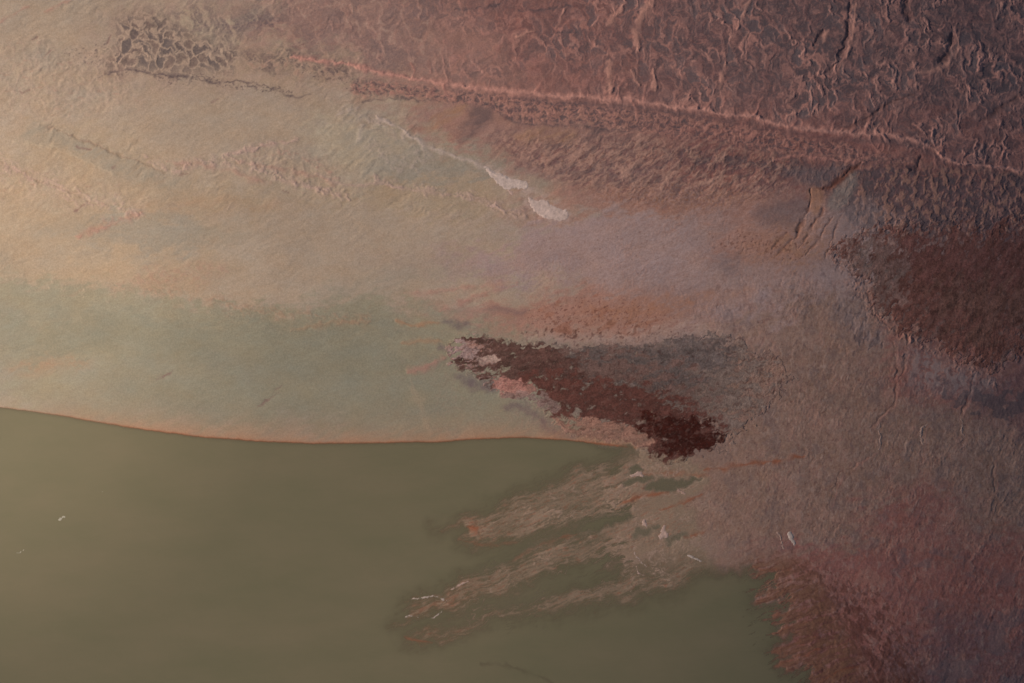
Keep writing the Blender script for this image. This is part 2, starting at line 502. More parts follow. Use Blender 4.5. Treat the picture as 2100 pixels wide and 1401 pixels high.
ridge(MAIN, 11, SALMON, .4, 2, 6, 6)
ridge(MAIN, 6.5, (.56, .27, .235), .9, 2.6, 7, 6)
ridge(MAIN, 3.2, (.58, .29, .255), .7, 1.6, 6, 3.5, True, True)
br = np.random.RandomState(3)
for i in range(44):
    k_ = 2 + br.rand() * (len(MAIN) - 4)
    a_, b_ = MAIN[int(k_)], MAIN[int(k_) + 1]
    t_ = k_ - int(k_)
    u_, v_ = a_[0] + (b_[0] - a_[0]) * t_, a_[1] + (b_[1] - a_[1]) * t_
    up = -1 if br.rand() < .72 else 1
    ln = (16 + 34 * br.rand()) * (.5 + .5 * min(1, u_ / 1500))
    ridge([(u_, v_), (u_ + ln * .15 + 4 * br.randn(), v_ + up * ln * .5), (u_ + ln * .3 + 7 * br.randn(), v_ + up * ln)], 2.2 + 2.2 * br.rand(), SALMON, .7, 1.5, 5, 4)
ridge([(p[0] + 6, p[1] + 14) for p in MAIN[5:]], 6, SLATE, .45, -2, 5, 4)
ridge([(1583, 333), (1633, 318), (1690, 326), (1740, 331), (1778, 334)], 4, SALMON, .8, 3)
ridge([(1200, 282), (1320, 275), (1420, 268), (1520, 272)], 3, SALMON, .5, 2)
for pts, w in (([(1347, -20), (1336, 12), (1312, 36), (1303, 70), (1306, 108)], 8), ([(1278, 0), (1270, 30), (1245, 58)], 6),
               ([(1486, 125), (1479, 160), (1474, 188)], 6), ([(1540, 0), (1520, 40), (1510, 62)], 5), ([(1158, 22), (1140, 60)], 5),
               ([(1250, 130), (1248, 170), (1252, 192)], 7), ([(1340, 145), (1343, 190)], 6), ([(1098, 66), (1060, 84)], 5),
               ([(1290, 145), (1302, 170), (1310, 178)], 5)):
    ridge(pts, w, (.54, .27, .23), .95, 3.5, 7, 4)
# troughs: shade painted dark along the floor, sunlight painted pale on the far wall
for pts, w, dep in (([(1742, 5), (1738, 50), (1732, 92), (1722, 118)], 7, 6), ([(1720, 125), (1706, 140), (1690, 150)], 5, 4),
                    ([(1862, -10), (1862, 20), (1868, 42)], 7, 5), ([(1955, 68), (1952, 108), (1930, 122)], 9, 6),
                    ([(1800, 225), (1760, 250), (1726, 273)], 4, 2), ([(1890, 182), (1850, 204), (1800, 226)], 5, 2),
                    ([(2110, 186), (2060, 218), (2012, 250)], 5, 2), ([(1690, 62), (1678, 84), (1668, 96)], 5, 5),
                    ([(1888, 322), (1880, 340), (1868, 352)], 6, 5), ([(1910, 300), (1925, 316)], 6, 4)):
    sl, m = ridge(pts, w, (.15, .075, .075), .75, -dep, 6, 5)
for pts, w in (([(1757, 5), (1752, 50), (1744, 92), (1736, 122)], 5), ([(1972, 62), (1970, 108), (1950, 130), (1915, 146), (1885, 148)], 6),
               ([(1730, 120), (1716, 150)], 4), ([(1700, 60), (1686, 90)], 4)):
    ridge(pts, w, (.54, .27, .23), .95, 1.5, 4, 3)  # sunlit far walls, painted pale beside the troughs
for pts in ([(745, 212), (790, 208), (830, 206), (885, 213)], [(1008, 222), (1040, 243), (1062, 254), (1120, 258), (1180, 261), (1250, 270), (1300, 273)],
            [(196, 162), (240, 146), (272, 144), (308, 156), (330, 153), (390, 160), (440, 173), (490, 166), (560, 181), (602, 203), (640, 196)],
            [(1060, 26), (1110, 24), (1176, 16)], [(1128, 70), (1196, 72)], [(930, 26), (1000, 18), (1030, 12)]):
    ridge(pts, 3.2, SLATE, .7, -1.5, 5, 6)
for pts in ([(0, 45), (30, 27), (62, 14)], [(92, 26), (130, 10), (160, -4)]):
    ridge(pts, 3.5, SALMON, .45, 1.0)

# orange tongue, slate hollow, brown shelf, pale mint ground
for pts, f, colour, a in (
        ([(872, 270), (890, 240), (930, 222), (965, 212), (940, 240), (900, 268)], 8, ORANGE, .55),
        ([(960, 216), (1005, 222), (1012, 240), (990, 268), (965, 292), (925, 285), (955, 255)], 10, SLATE, .5),
        ([(1050, 268), (1110, 262), (1175, 266), (1180, 292), (1120, 296), (1060, 292)], 10, ORANGE, .35),
        ([(1210, 270), (1245, 262), (1250, 276), (1190, 300)], 6, SLATE, .4),
        ([(688, 225), (740, 215), (800, 245), (850, 282), (905, 312), (860, 336), (780, 338), (700, 322)], 18, (.40, .335, .29), .5),
        ([(1085, 372), (1120, 370), (1140, 392), (1105, 402), (1080, 392)], 10, GREY, .6),
        ([(1160, 430), (1200, 428), (1240, 445), (1180, 448)], 10, GREY, .5),
        ([(60, 250), (90, 255), (180, 290), (250, 316), (320, 346), (400, 370), (360, 386), (280, 374), (230, 356), (170, 326), (110, 296), (30, 286)], 14, GREY, .65),
        ([(20, 478), (120, 452), (300, 480), (430, 470), (600, 480), (430, 500), (200, 490)], 18, GREY, .5),
        ([(700, 580), (820, 545), (960, 550), (860, 590), (760, 610), (640, 620)], 26, GREY, .5),
        ([(0, 752), (70, 738), (150, 736), (200, 748), (120, 764), (0, 776)], 14, ORANGE, .3),
        ([(440, 545), (470, 560), (420, 590), (330, 600), (250, 585), (330, 560)], 24, ORANGE, .25),
        ([(250, 420), (420, 398), (560, 402), (640, 430), (480, 432), (320, 440)], 24, ORANGE, .25),
        ([(1510, 256), (1532, 262), (1552, 280), (1530, 286), (1505, 280)], 4, SALMON, .8)):
    sl, m, _ = poly(pts, f, 0, 12, 5)
    m = m * np.clip(.75 + 1.3 * STREAK[sl] + .5 * W3U[sl], 0, 1.2)
    tint(sl, np.clip(m * a * 1.15, 0, 1), colour)

# scarps and lump rows of the upper left flat
for pts, w, colour, a, h in (
        ([(80, 258), (150, 275), (212, 306), (272, 327), (330, 352)], 4, BROWN, .5, -2.5),
        ([(-60, 320), (0, 335), (75, 370), (150, 398), (200, 420)], 4, BROWN, .35, -3),
        ([(20, 287), (110, 300), (170, 330), (240, 358)], 4, PALE, .5, 2.5),
        ([(775, 238), (800, 256), (826, 266), (856, 291), (882, 306), (930, 322), (962, 332), (1000, 351), (1040, 368)], 4.2, (.56, .43, .40), .9, 2.5),
        ([(640, 355), (700, 385), (780, 378), (850, 396), (950, 402), (1000, 420), (1035, 431)], 4, PINK, .6, 2.0),
        ([(460, 318), (520, 306), (575, 298), (612, 286)], 5, PINK, .7, 2.0), ([(480, 330), (560, 345), (640, 360), (690, 385)], 5, SALMON, .35, 2.0),
        ([(340, 330), (400, 335), (470, 350), (560, 380)], 7, SALMON, .35, 2.5), ([(560, 372), (620, 378), (690, 405), (720, 412)], 6, PINK, .6, 2.5),
        ([(690, 240), (725, 228), (740, 222)], 4, SALT, .7, 1.5), ([(735, 290), (752, 260)], 6, SALT, .35, 1.5),
        ([(600, 680), (640, 670), (700, 660), (760, 664)], 6, ORANGE, .35, 1.5), ([(815, 660), (850, 666), (900, 664)], 5, ORANGE, .75, 1.5),
        ([(825, 706), (870, 700), (910, 702)], 6, ORANGE, .5, 1.5), ([(835, 764), (870, 752), (915, 738)], 10, SALMON, .55, 1.5),
        ([(845, 780), (855, 820), (875, 860), (890, 885)], 9, TAN, .4, .5), ([(150, 485), (220, 462), (290, 436)], 8, SALMON, .35, 1.5),
        ([(830, 605), (900, 598), (960, 590), (1060, 580)], 6, SALMON, .4, 1), ([(900, 640), (960, 612), (1060, 585)], 6, SALMON, .4, 1)):
    ridge(pts, w, colour, a, h, 8, 5)
for pts, w, colour, am, h in (([(-60, 318), (0, 335), (70, 365), (150, 400), (210, 420), (290, 438)], 17, PINK, .6, 5), ([(300, 326), (345, 350), (400, 336), (470, 326), (560, 360), (640, 385), (700, 406), (720, 412)], 14, PINK, .75, 6),
                              ([(612, 286), (560, 298), (500, 310), (460, 320)], 7, PINK, .8, 4), ([(760, 372), (830, 390), (900, 390), (960, 402), (1035, 432), (1100, 446)], 11, PINK, .7, 5),
                              ([(75, 256), (150, 274), (212, 306), (272, 327), (345, 356)], 6, (.36, .27, .20), .7, -5), ([(560, 300), (640, 330), (690, 372)], 6, SALMON, .4, 3),
                              ([(700, 232), (780, 250), (860, 300), (900, 330), (820, 345), (760, 300)], 20, (.53, .40, .37), .5, 3), ([(280, 590), (420, 610), (520, 636), (700, 650), (760, 660)], 16, (.42, .25, .185), .5, 2.5),
                              ([(150, 486), (220, 462), (290, 436)], 8, ROSE, .5, 2), ([(220, 590), (330, 560), (470, 555)], 26, ROSE, .3, 1.5), ([(40, 750), (110, 742), (180, 748)], 14, (.42, .235, .16), .35, .6)):
    sl, m, _ = line(pts, w, 14, 9)
    x, y = rot(U[sl] + 5 * W3U[sl], V[sl] + 5 * W3V[sl], 18)
    n = fbm(x / 15, y / 8, 4, 309, .62)
    tint(sl, m * sstep(-.12, .16, n) * am, colour)
    tint(sl, m * sstep(.14, .34, -n) * am * .6, (.27, .17, .13))
    Z[sl] += EDGE[sl] * m * h * .55 * sstep(-.2, .3, n)
# lumpy broken ground in two belts
for pts in ([(-300, 310), (0, 325), (120, 350), (240, 380), (300, 400), (290, 430), (180, 425), (60, 400), (-300, 400)],
            [(-300, 60), (200, 100), (330, 200), (200, 240), (0, 230), (-300, 240)], [(480, 300), (620, 290), (720, 370), (760, 410), (660, 410), (540, 370)],
            [(1020, 400), (1180, 440), (1160, 460), (1060, 440)]):
    sl, m, _ = poly(pts, 46, 0, 22, 8)
    lump = np.clip(1 - np.abs(perlin(*[q / 26 for q in rot(U[sl] + 12 * W3U[sl], V[sl] + 12 * W3V[sl], -30)], 301)) * 3.4, 0, 1)
    tint(sl, lump * m * .2, PINK)
    tint(sl, m * .35 * sstep(.28, .5, fbm(U[sl] / 16 + W3U[sl], V[sl] / 7, 3, 307)), ROSE)
    Z[sl] += EDGE[sl] * m * (lump * 1.0 + 2.0 * fbm(U[sl] / 14, V[sl] / 11, 2, 305))
# short pale scratches on the mud flat's upper edge
sl, m, _ = poly([(-60, 530), (40, 545), (130, 565), (220, 600), (230, 630), (150, 620), (80, 590), (-60, 570)], 14, 0, 8, 4)
scr = np.clip(1 - np.abs(perlin(U[sl] / 9 + W3U[sl], V[sl] / 8 + W3V[sl], 311)) * 6, 0, 1) * sstep(0, .3, perlin(U[sl] / 22, V[sl] / 22, 313))
tint(sl, scr * m * .5, PALE)
Z[sl] += scr * m * 1.6
sl, m, _ = poly([(380, 620), (480, 640), (600, 660), (720, 690), (720, 720), (560, 690), (420, 660)], 14, 0, 8, 4)
scr = np.clip(1 - np.abs(perlin(U[sl] / 9 + W3U[sl], V[sl] / 8 + W3V[sl], 317)) * 6, 0, 1) * sstep(0, .3, perlin(U[sl] / 22, V[sl] / 22, 319))
tint(sl, scr * m * .25, PALE)
Z[sl] += scr * m * 1.2
# small dark marks
for u, v, a, ln in ((170, 303, 10, 16), (235, 342, -20, 5), (378, 358, -15, 9), (442, 210, -25, 9), (47, 185, -10, 12), (345, 768, -40, 14), (330, 775, -20, 12),
                    (560, 812, -25, 18), (548, 822, -30, 22), (570, 800, -40, 16), (1565, 660, -15, 14), (1560, 700, -60, 8), (225, 82, -60, 12),
                    (100, 108, -30, 8), (72, 80, -30, 8), (160, 424, -30, 14), (590, 395, 20, 8), (575, 44, -35, 6), (617, 96, -12, 9)):
    c, s = math.cos(math.radians(a)) * ln, math.sin(math.radians(a)) * ln
    ridge([(u - c, v - s), (u, v + 1), (u + c, v + s)], 2.6, PLUM, .6, -.8, 3, 5)

# ---- canyon on the right: own tones, plus shaded bank and lit slope painted in
for pts, f, colour, a in (([(1590, 352), (1650, 342), (1742, 336), (1705, 372), (1684, 390), (1640, 378)], 12, SLATE2, .75),
                          ([(1540, 432), (1600, 412), (1655, 404), (1652, 440), (1620, 466), (1560, 464)], 14, SLATE2, .6),
                          ([(1690, 440), (1760, 400), (1800, 420), (1800, 470), (1720, 480)], 20, (.30, .215, .22), .55),
                          ([(1752, 348), (1758, 374), (1736, 420), (1702, 440), (1690, 424), (1702, 396), (1730, 366)], 7, (.33, .255, .24), .75),  # lit slope, painted as pale grey
                          ([(1654, 384), (1690, 393), (1686, 422), (1672, 448), (1657, 430)], 6, (.44, .22, .15), .8),
                          ([(1772, 331), (1742, 344), (1714, 366), (1692, 385), (1668, 390), (1690, 394), (1716, 382), (1742, 362)], 5, (.16, .055, .042), .85)):  # shaded bank, painted as a dark wedge
    sl, m, _ = poly(pts, f, 0, 7, 5)
    tint(sl, np.clip(m * a * (.9 + .5 * FLECK2[sl]), 0, 1), colour)
for pts, w, dep, am in (([(1768, 334), (1738, 356), (1712, 377), (1690, 391)], 6, 4, .3), ([(1662, 388), (1658, 424), (1648, 452), (1630, 478)], 6, 4, .75), ([(1688, 428), (1664, 468), (1636, 508)], 4, 3, .7),
                        ([(1702, 448), (1680, 486), (1650, 524)], 3.5, 2.5, .6), ([(1640, 470), (1616, 500), (1588, 528)], 4, 2.5, .6), ([(1725, 440), (1700, 500), (1690, 530)], 3, 2, .45), ([(1610, 480), (1580, 512)], 3, 2, .5)):
    ridge(pts, w, (.20, .075, .055), am, -dep, 6, 5)

sl, m, _ = poly([(1380, 560), (1700, 540), (2400, 700), (2400, 1600), (1700, 1600), (1620, 1200), (1420, 1140), (1480, 920), (1420, 760)], 70, 0, 30, 10)
n = fbm(U[sl] / 44 + .5 * W3U[sl], V[sl] / 62, 5, 475, .62)
tint(sl, m * sstep(.06, .34, n) * .38, SLATE2)
tint(sl, m * sstep(.06, .34, -n) * .38, ROSE)
n = fbm(U[sl] / 11 + .6 * W3U[sl], V[sl] / 17 + .6 * W3V[sl], 4, 479, .65)
tint(sl, m * sstep(.12, .36, n) * .42, (.19, .105, .10))
tint(sl, m * sstep(.12, .36, -n) * .36, (.44, .29, .26))
Z[sl] -= EDGE[sl] * m * 1.0 * n

# ---- spots: scattered small dark clumps
def spots(pts, f, scale, seed, thr, colour, a, h=0.0, skew=0, stretch=1.0):
    sl, m, _ = poly(pts, f, 0, 16, 5)
    x, y = rot(U[sl] + 5 * W3U[sl], V[sl] + 5 * W3V[sl], skew)
    n = fbm(x / (scale * stretch), y / scale, 3, seed, .6)
    k = sstep(thr, thr + .12, n - (1 - m) * .7)
    tint(sl, k * a, colour)
    Z[sl] += EDGE[sl] * k * h
    return sl, m, k


spots([(1080, 630), (1330, 620), (1340, 680), (1090, 690)], 30, 26, 403, .0, RUST, .5, 0, -12, 2.4)
spots([(1540, 470), (1720, 470), (1700, 560), (1600, 560)], 30, 14, 407, .0, ORANGE, .35, 0, -50, 1.6)
spots([(1680, 490), (1800, 480), (1800, 620), (1740, 640), (1700, 560)], 30, 10, 409, .1, SLATE, .6, -1, -40, 1.7)
spots([(1690, 600), (1800, 620), (1830, 720), (1780, 740), (1720, 680)], 24, 13, 411, .02, SLATE, .6, -1, -80, 2.6)
spots([(1000, 470), (1400, 450), (1500, 520), (1300, 560), (1050, 560)], 40, 6, 413, .36, MAROON, .5, -.6, -20, 1.6)
spots([(1440, 690), (1600, 700), (1640, 780), (1600, 900), (1440, 880), (1300, 820)], 50, 9, 415, .16, MAROON, .4, -1, -65, 1.8)
spots([(1850, 700), (2060, 770), (2040, 810), (1880, 830), (1850, 780)], 30, 20, 417, .0, SLATE2, .5, 0, -80, 2)
spots([(1940, 800), (2060, 790), (2400, 770), (2400, 880), (2060, 868), (1950, 850)], 30, 26, 419, -.2, SLATE, .75, 0, -10, 1.5)
spots([(1560, 1145), (1650, 1120), (1760, 1175), (1860, 1250), (1910, 1340), (1930, 1500), (1690, 1500), (1660, 1380), (1620, 1290), (1640, 1220)], 44, 8, 421, .02, MAROON, .7, .4, 50, 2.2)
spots([(1640, 1200), (1760, 1220), (1880, 1340), (1880, 1500), (1700, 1500), (1640, 1360)], 34, 20, 423, -.05, (.14, .05, .042), .6, .2, 50, 1.8)
spots([(1750, 1130), (2000, 1120), (2200, 1250), (2100, 1500), (1920, 1400), (1850, 1240)], 50, 9, 425, .25, MAROON, .5, .3, 60, 1.8)
spots([(1440, 700), (1840, 700), (2060, 880), (2150, 1150), (1700, 1140), (1460, 1140), (1330, 1000), (1480, 900)], 50, 5, 435, .34, MAROON, .6, -.4, -50, 1.8)
spots([(1700, 1080), (1900, 1080), (2100, 1120), (2000, 1200), (1800, 1200)], 50, 40, 427, .1, SLATE2, .4, 0, -20, 1.6)
spots([(1900, 1260), (2200, 1240), (2200, 1500), (1880, 1500)], 50, 50, 429, .05, SLATE2, .45, 0, 10, 1.6)

for pts, w in (([(1712, 520), (1745, 560), (1768, 610), (1800, 650), (1835, 676), (1866, 696)], 20), ([(1866, 700), (1930, 724), (2000, 760), (2050, 790)], 16), ([(1860, 690), (1856, 740)], 10)):
    sl, m, _ = line(pts, w, 12, 9)
    n = fbm(U[sl] / 8 + .6 * W3U[sl], V[sl] / 9 + .6 * W3V[sl], 4, 451, .65)
    tint(sl, m * sstep(-.05, .2, n) * .8, (.47, .235, .19))
    tint(sl, m * sstep(.1, .3, -n) * .6, MAROON)
    Z[sl] += EDGE[sl] * m * 2.0 * sstep(-.1, .3, n)

for pts, f, am in (([(1850, 706), (1930, 730), (2000, 760), (2060, 790), (1980, 810), (1900, 800), (1850, 760)], 26, .8), ([(1640, 520), (1720, 520), (1790, 650), (1830, 690), (1780, 730), (1700, 640)], 34, .6)):
    sl, m, _ = poly(pts, f, 0, 18, 10)
    n = fbm(U[sl] / 14 + W3U[sl], V[sl] / 22, 4, 455, .65)
    tint(sl, m * sstep(-.2, .15, n) * am, (.36, .25, .25))
    tint(sl, m * sstep(.08, .3, -n) * am * .8, SLATE2)

# short upright pale strokes, like combed crust
for pts, am in (([(1480, 640), (1720, 600), (1860, 720), (2100, 860), (2150, 1080), (1800, 1130), (1480, 1130), (1420, 1000), (1560, 900)], .45), ([(1560, 300), (2300, 360), (2300, 500), (1760, 500), (1600, 460)], .3)):
    sl, m, _ = poly(pts, 60, 0, 20, 8)
    x, y = rot(U[sl] + 10 * W2U[sl] + 3 * W3U[sl], V[sl] + 6 * W3V[sl], 8)
    st_ = sstep(.16, .42, fbm(x / 4.2, y / 17, 3, 441, .6)) * sstep(-.3, .3, fbm(x / 50, y / 40, 3, 443))
    tint(sl, st_ * m * am, PINK)
    st_ = sstep(.2, .45, fbm(x / 5 + 31, y / 15, 3, 447, .6))
    tint(sl, st_ * m * am * .9, PLUM)

# winding creases on the right-hand flats, shaded left and lit right sides painted in
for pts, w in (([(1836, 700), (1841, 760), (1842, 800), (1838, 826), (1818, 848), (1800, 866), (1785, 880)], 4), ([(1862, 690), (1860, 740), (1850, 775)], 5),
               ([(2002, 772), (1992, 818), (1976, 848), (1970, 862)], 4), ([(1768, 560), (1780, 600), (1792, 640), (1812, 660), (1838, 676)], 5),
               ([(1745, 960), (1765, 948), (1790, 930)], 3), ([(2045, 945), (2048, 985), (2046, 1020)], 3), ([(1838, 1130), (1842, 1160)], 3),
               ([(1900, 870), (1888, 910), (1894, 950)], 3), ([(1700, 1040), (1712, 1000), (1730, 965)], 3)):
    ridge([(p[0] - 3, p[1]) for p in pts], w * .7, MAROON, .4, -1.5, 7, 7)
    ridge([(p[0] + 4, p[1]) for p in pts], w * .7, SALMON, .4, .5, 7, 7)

for pts, f, colour, a in (([(1010, 640), (1100, 600), (1250, 590), (1400, 610), (1480, 600), (1400, 660), (1340, 690), (1200, 690), (1080, 692), (1000, 672)], 34, (.42, .205, .16), .6),
                          ([(1180, 640), (1300, 620), (1460, 596), (1560, 590), (1400, 640), (1260, 668)], 20, (.41, .18, .10), .35),
                          ([(1560, 470), (1660, 430), (1720, 470), (1680, 560), (1560, 560), (1480, 520)], 30, (.40, .19, .13), .5),
                          ([(1380, 690), (1460, 676), (1490, 700), (1440, 730)], 14, SLATE2, .6), ([(1480, 520), (1520, 520), (1530, 560), (1490, 565)], 14, SLATE2, .5)):
    sl, m, _ = poly(pts, f, 0, 22, 12)
    tint(sl, m * a * np.clip(.7 + 1.2 * FLECK2[sl] + .6 * W3U[sl] + .5 * STREAK[sl], 0, 1.25), colour)

spots([(1040, 630), (1120, 600), (1260, 585), (1420, 640), (1440, 690), (1280, 700), (1080, 700)], 44, 4.6, 461, .20, (.20, .08, .065), .7, -.4, -25, 1.5)
spots([(1060, 655), (1300, 640), (1420, 680), (1400, 706), (1080, 700)], 34, 13, 463, .10, (.25, .11, .08), .6, -.3, -60, 1.5)
spots([(1030, 680), (1120, 672), (1260, 676), (1420, 672), (1420, 700), (1200, 712), (1080, 706)], 16, 10, 469, .06, (.15, .065, .055), .8, -.3, -70, 1.3)
spots([(1400, 470), (1540, 450), (1690, 470), (1690, 560), (1560, 560), (1440, 520)], 50, 5.5, 465, .16, (.21, .10, .08), .7, -.6, -55, 1.7)
spots([(1000, 480), (1400, 450), (1560, 600), (1300, 620), (1000, 620)], 60, 4.2, 467, .34, (.24, .14, .12), .6, -.4, -30, 1.4)

# ---- pale flats beside the dark spit
for pts, f, colour, a in (([(1040, 376), (1000, 350), (960, 330), (990, 332), (1060, 366), (1090, 384), (1180, 440), (1150, 456), (1090, 440), (1060, 400)], 10, (.58, .42, .395), .5),
                          ([(1070, 684), (1200, 688), (1340, 682), (1420, 680), (1400, 700), (1200, 708), (1090, 702)], 8, PINK, .5)):
    sl, m, _ = poly(pts, f, 0, 10, 8)
    tint(sl, np.clip(m * a * np.clip(.65 + 1.8 * FLECK2[sl] + 1.0 * W3U[sl], 0, 1.2), 0, 1), colour)
for pts, f, am in (([(938, 768), (975, 772), (1012, 786), (1018, 800), (985, 798), (955, 786)], 9, .85), ([(1075, 838), (1110, 852), (1150, 878), (1215, 896), (1210, 908), (1150, 902), (1105, 880)], 10, .85),
                   ([(895, 664), (930, 656), (966, 654), (964, 668), (930, 672)], 7, .8), ([(985, 642), (1040, 628), (1090, 626), (1070, 640), (1010, 648)], 8, .5),
                   ([(900, 710), (922, 706), (920, 722), (904, 722)], 6, .6), ([(1015, 824), (1080, 826), (1110, 846), (1060, 850)], 9, .7), ([(1090, 700), (1180, 706), (1330, 700), (1420, 690), (1450, 730), (1400, 800), (1280, 820), (1150, 790)], 30, .5),
                   ([(1110, 800), (1300, 800), (1480, 880), (1470, 930), (1320, 930), (1150, 850)], 24, .45)):
    sl, m, _ = poly(pts, f, 0, 16, 8)
    tint(sl, m * am * np.clip(.85 + .9 * W3U[sl], .3, 1), SLATE2)

# the shelf that carries the dark spit fades to bare grey ground towards the right
sl, m, _ = poly([(1280, 700), (1420, 690), (1460, 740), (1440, 830), (1360, 830), (1280, 800)], 40, 0, 20, 6)
tint(sl, m * .45, SLATE2)

# ----------------------------------------------------------------- shoreline and lagoon
SHORE = [(-900, 800), (-300, 812), (0, 838), (60, 845), (150, 858), (250, 875), (350, 889), (450, 899), (560, 906), (650, 909), (760, 909), (830, 906),
         (900, 906), (960, 901), (1000, 898), (1050, 897), (1100, 898), (1150, 901), (1200, 906), (1250, 911), (1300, 918)]
LAGOON = SHORE + [(1318, 940), (1300, 950), (1340, 975), (1420, 962), (1470, 985), (1440, 1010), (1450, 1060),
                  (1440, 1120), (1480, 1150), (1560, 1146), (1540, 1166), (1600, 1160), (1612, 1180), (1536, 1238), (1620, 1212), (1640, 1240), (1580, 1262),
                  (1640, 1268), (1590, 1298), (1660, 1296), (1584, 1340), (1650, 1336), (1592, 1368), (1700, 1350), (1650, 1396), (1720, 1410), (1760, 1800), (-900, 1800)]
sl, _, d = line(SHORE, 30, 2, 1.0, False)
above = (V[sl] < np.interp(U[sl], [p[0] for p in SHORE], [p[1] for p in SHORE]) + 2).astype(np.float32)
fade = sstep(-160, 420, U[sl])
tint(sl, np.exp(-np.clip(d, 0, 200) / 27) * above * fade * np.clip(.85 + .5 * ST_L[sl] + .3 * W2U[sl], 0, 1) * .92, (.46, .235, .15))
tint(sl, np.exp(-(d / (2.6 + 1.2 * W3U[sl])) ** 2) * (.35 + .5 * fade), RUST)

FRAY = sstep(1180, 1330, U)
LG_SL, LG_M, LG_SD = poly(LAGOON, 12, 0, 2 + 20 * FRAY, 1.0 + 12 * FRAY)
DEPTH = np.zeros(SHAPE, np.float32)
sd = np.clip(LG_SD + 1.5, 0, 400)
DEPTH[LG_SL] = np.minimum(sd / (5.0 + 22.0 * FRAY[LG_SL]), 3.0)

ALPHA = (1 - np.exp(-DEPTH * 2.2)).astype(np.float32)
# submerged fingers of sediment
FINGERS = [
    [(888, 1086), (940, 1062), (1000, 1042), (1060, 1012), (1130, 982), (1200, 957), (1270, 940), (1330, 946), (1420, 960), (1430, 990), (1380, 1012),
     (1290, 1040), (1230, 1062), (1150, 1086), (1060, 1108), (1040, 1116), (960, 1122), (934, 1106), (960, 1088)],
    [(838, 1226), (900, 1206), (960, 1180), (1030, 1150), (1100, 1116), (1200, 1082), (1280, 1052), (1400, 1040), (1420, 1110), (1280, 1120), (1200, 1146),
     (1100, 1188), (1000, 1228), (900, 1262), (800, 1284), (840, 1262)],
    [(828, 1302), (900, 1290), (960, 1262), (1060, 1238), (1150, 1212), (1300, 1172), (1400, 1142), (1460, 1150), (1420, 1180), (1400, 1206), (1300, 1232), (1150, 1252),
     (1050, 1262), (950, 1292), (900, 1316), (850, 1312)],
]
fa, fb = rot(U, V + 10 * W2V, -22)
FST = fbm(fa / 90, fb / 11, 5, 501, .68)
FST2 = fbm(fa / 18 + W2U, fb / 5, 4, 507, .65)
for i, pts in enumerate(FINGERS):
    sl, m, s = poly(pts, 40, 0, 24, 9)
    m = np.clip(m * (1.2 + .7 * FST[sl] + .35 * FST2[sl]), 0, 1)
    st = sstep(-.45, .4, FST[sl] + .30 * FST2[sl])
    k = m * np.clip(.62 + .42 * st + .25 * GRAIN[sl] + .2 * FST2[sl], 0, 1)
    tip = sstep(1120, 880, U[sl])
    tint(sl, sstep(.0, .35, m), (.315, .222, .17))
    tint(sl, m * sstep(-.05, .4, FST2[sl]) * .3, (.36, .22, .15))
    tint(sl, m * sstep(.0, .4, -FST2[sl] + .25 * tip) * (.14 + .5 * tip), (.33, .13, .08))
    tint(sl, m * sstep(.15, .5, fbm(fa[sl] / 14, fb[sl] / 4, 3, 511)) * .45, (.46, .28, .22))
    tint(sl, m * sstep(.12, .4, fbm(fa[sl] / 16 + 9, fb[sl] / 3.6, 3, 517)) * .6, (.36, .15, .10))
    af = np.clip(.10 + .62 * (1 - k), 0, .9)
    ALPHA[sl] = ALPHA[sl] * (1 - m) + m * np.minimum(ALPHA[sl], af)
# rust-red margins along the fingers and the bottom-right shore
for pts, w, a in (([(1040, 1150), (1120, 1108), (1180, 1092)], 5, .7), ([(1440, 962), (1520, 952), (1590, 944), (1646, 935)], 6, .85), ([(1300, 975), (1380, 968), (1450, 975)], 6, .5),
                  ([(1270, 1030), (1330, 1015), (1370, 1005)], 5, .9), ([(1350, 1045), (1400, 1030), (1440, 1012)], 4, .8), ([(1400, 1100), (1440, 1090)], 5, .8), ([(960, 1080), (980, 1082)], 9, .8),
                  ([(830, 1302), (860, 1312), (890, 1314)], 4, .8), ([(940, 1104), (1000, 1118), (1060, 1110)], 5, .5), ([(985, 1355), (1030, 1358), (1080, 1370), (1140, 1400)], 5, .35)):
    sl, m, _ = line(pts, w, 5, 4)
    tint(sl, m * a, RUST)
    ALPHA[sl] *= 1 - m * a * .85
for pts in ([(1535, 1238), (1570, 1226), (1620, 1205)], [(1580, 1262), (1610, 1254), (1650, 1246)], [(1582, 1300), (1610, 1290), (1660, 1272)],
            [(1582, 1340), (1620, 1326), (1670, 1306)], [(1584, 1368), (1620, 1352), (1680, 1330)], [(1680, 1398), (1720, 1380), (1760, 1370)], [(1540, 1160), (1580, 1170), (1620, 1165)]):
    sl, m, _ = line(pts, 4.5, 6, 6)
    tint(sl, m * .6, RUST)
    ALPHA[sl] *= 1 - np.clip(m * 1.1, 0, .97)
sl, m, _ = poly([(840, 1260), (960, 1170), (1180, 1070), (900, 1090), (1060, 1000), (1270, 935), (1440, 940), (1480, 1150), (1300, 1220), (1000, 1300), (860, 1320)], 30, 0, 20, 10)
t1 = np.clip(1 - np.abs(perlin(fa[sl] / 46 + .5 * W2U[sl], fb[sl] / 9 + .7 * W3V[sl], 521)) * 9, 0, 1) * sstep(-.1, .3, perlin(fa[sl] / 60, fb[sl] / 26, 523))
t2 = np.clip(1 - np.abs(perlin(U[sl] / 15 + W3U[sl], V[sl] / 12 + W3V[sl], 525)) * 6, 0, 1) * sstep(0, .35, perlin(U[sl] / 48, V[sl] / 36, 527)) * sstep(1120, 1300, U[sl])
tt = np.clip(t1 * .8 + t2, 0, 1) * m
tint(sl, tt * .75, (.50, .33, .28))
ALPHA[sl] *= 1 - .7 * tt

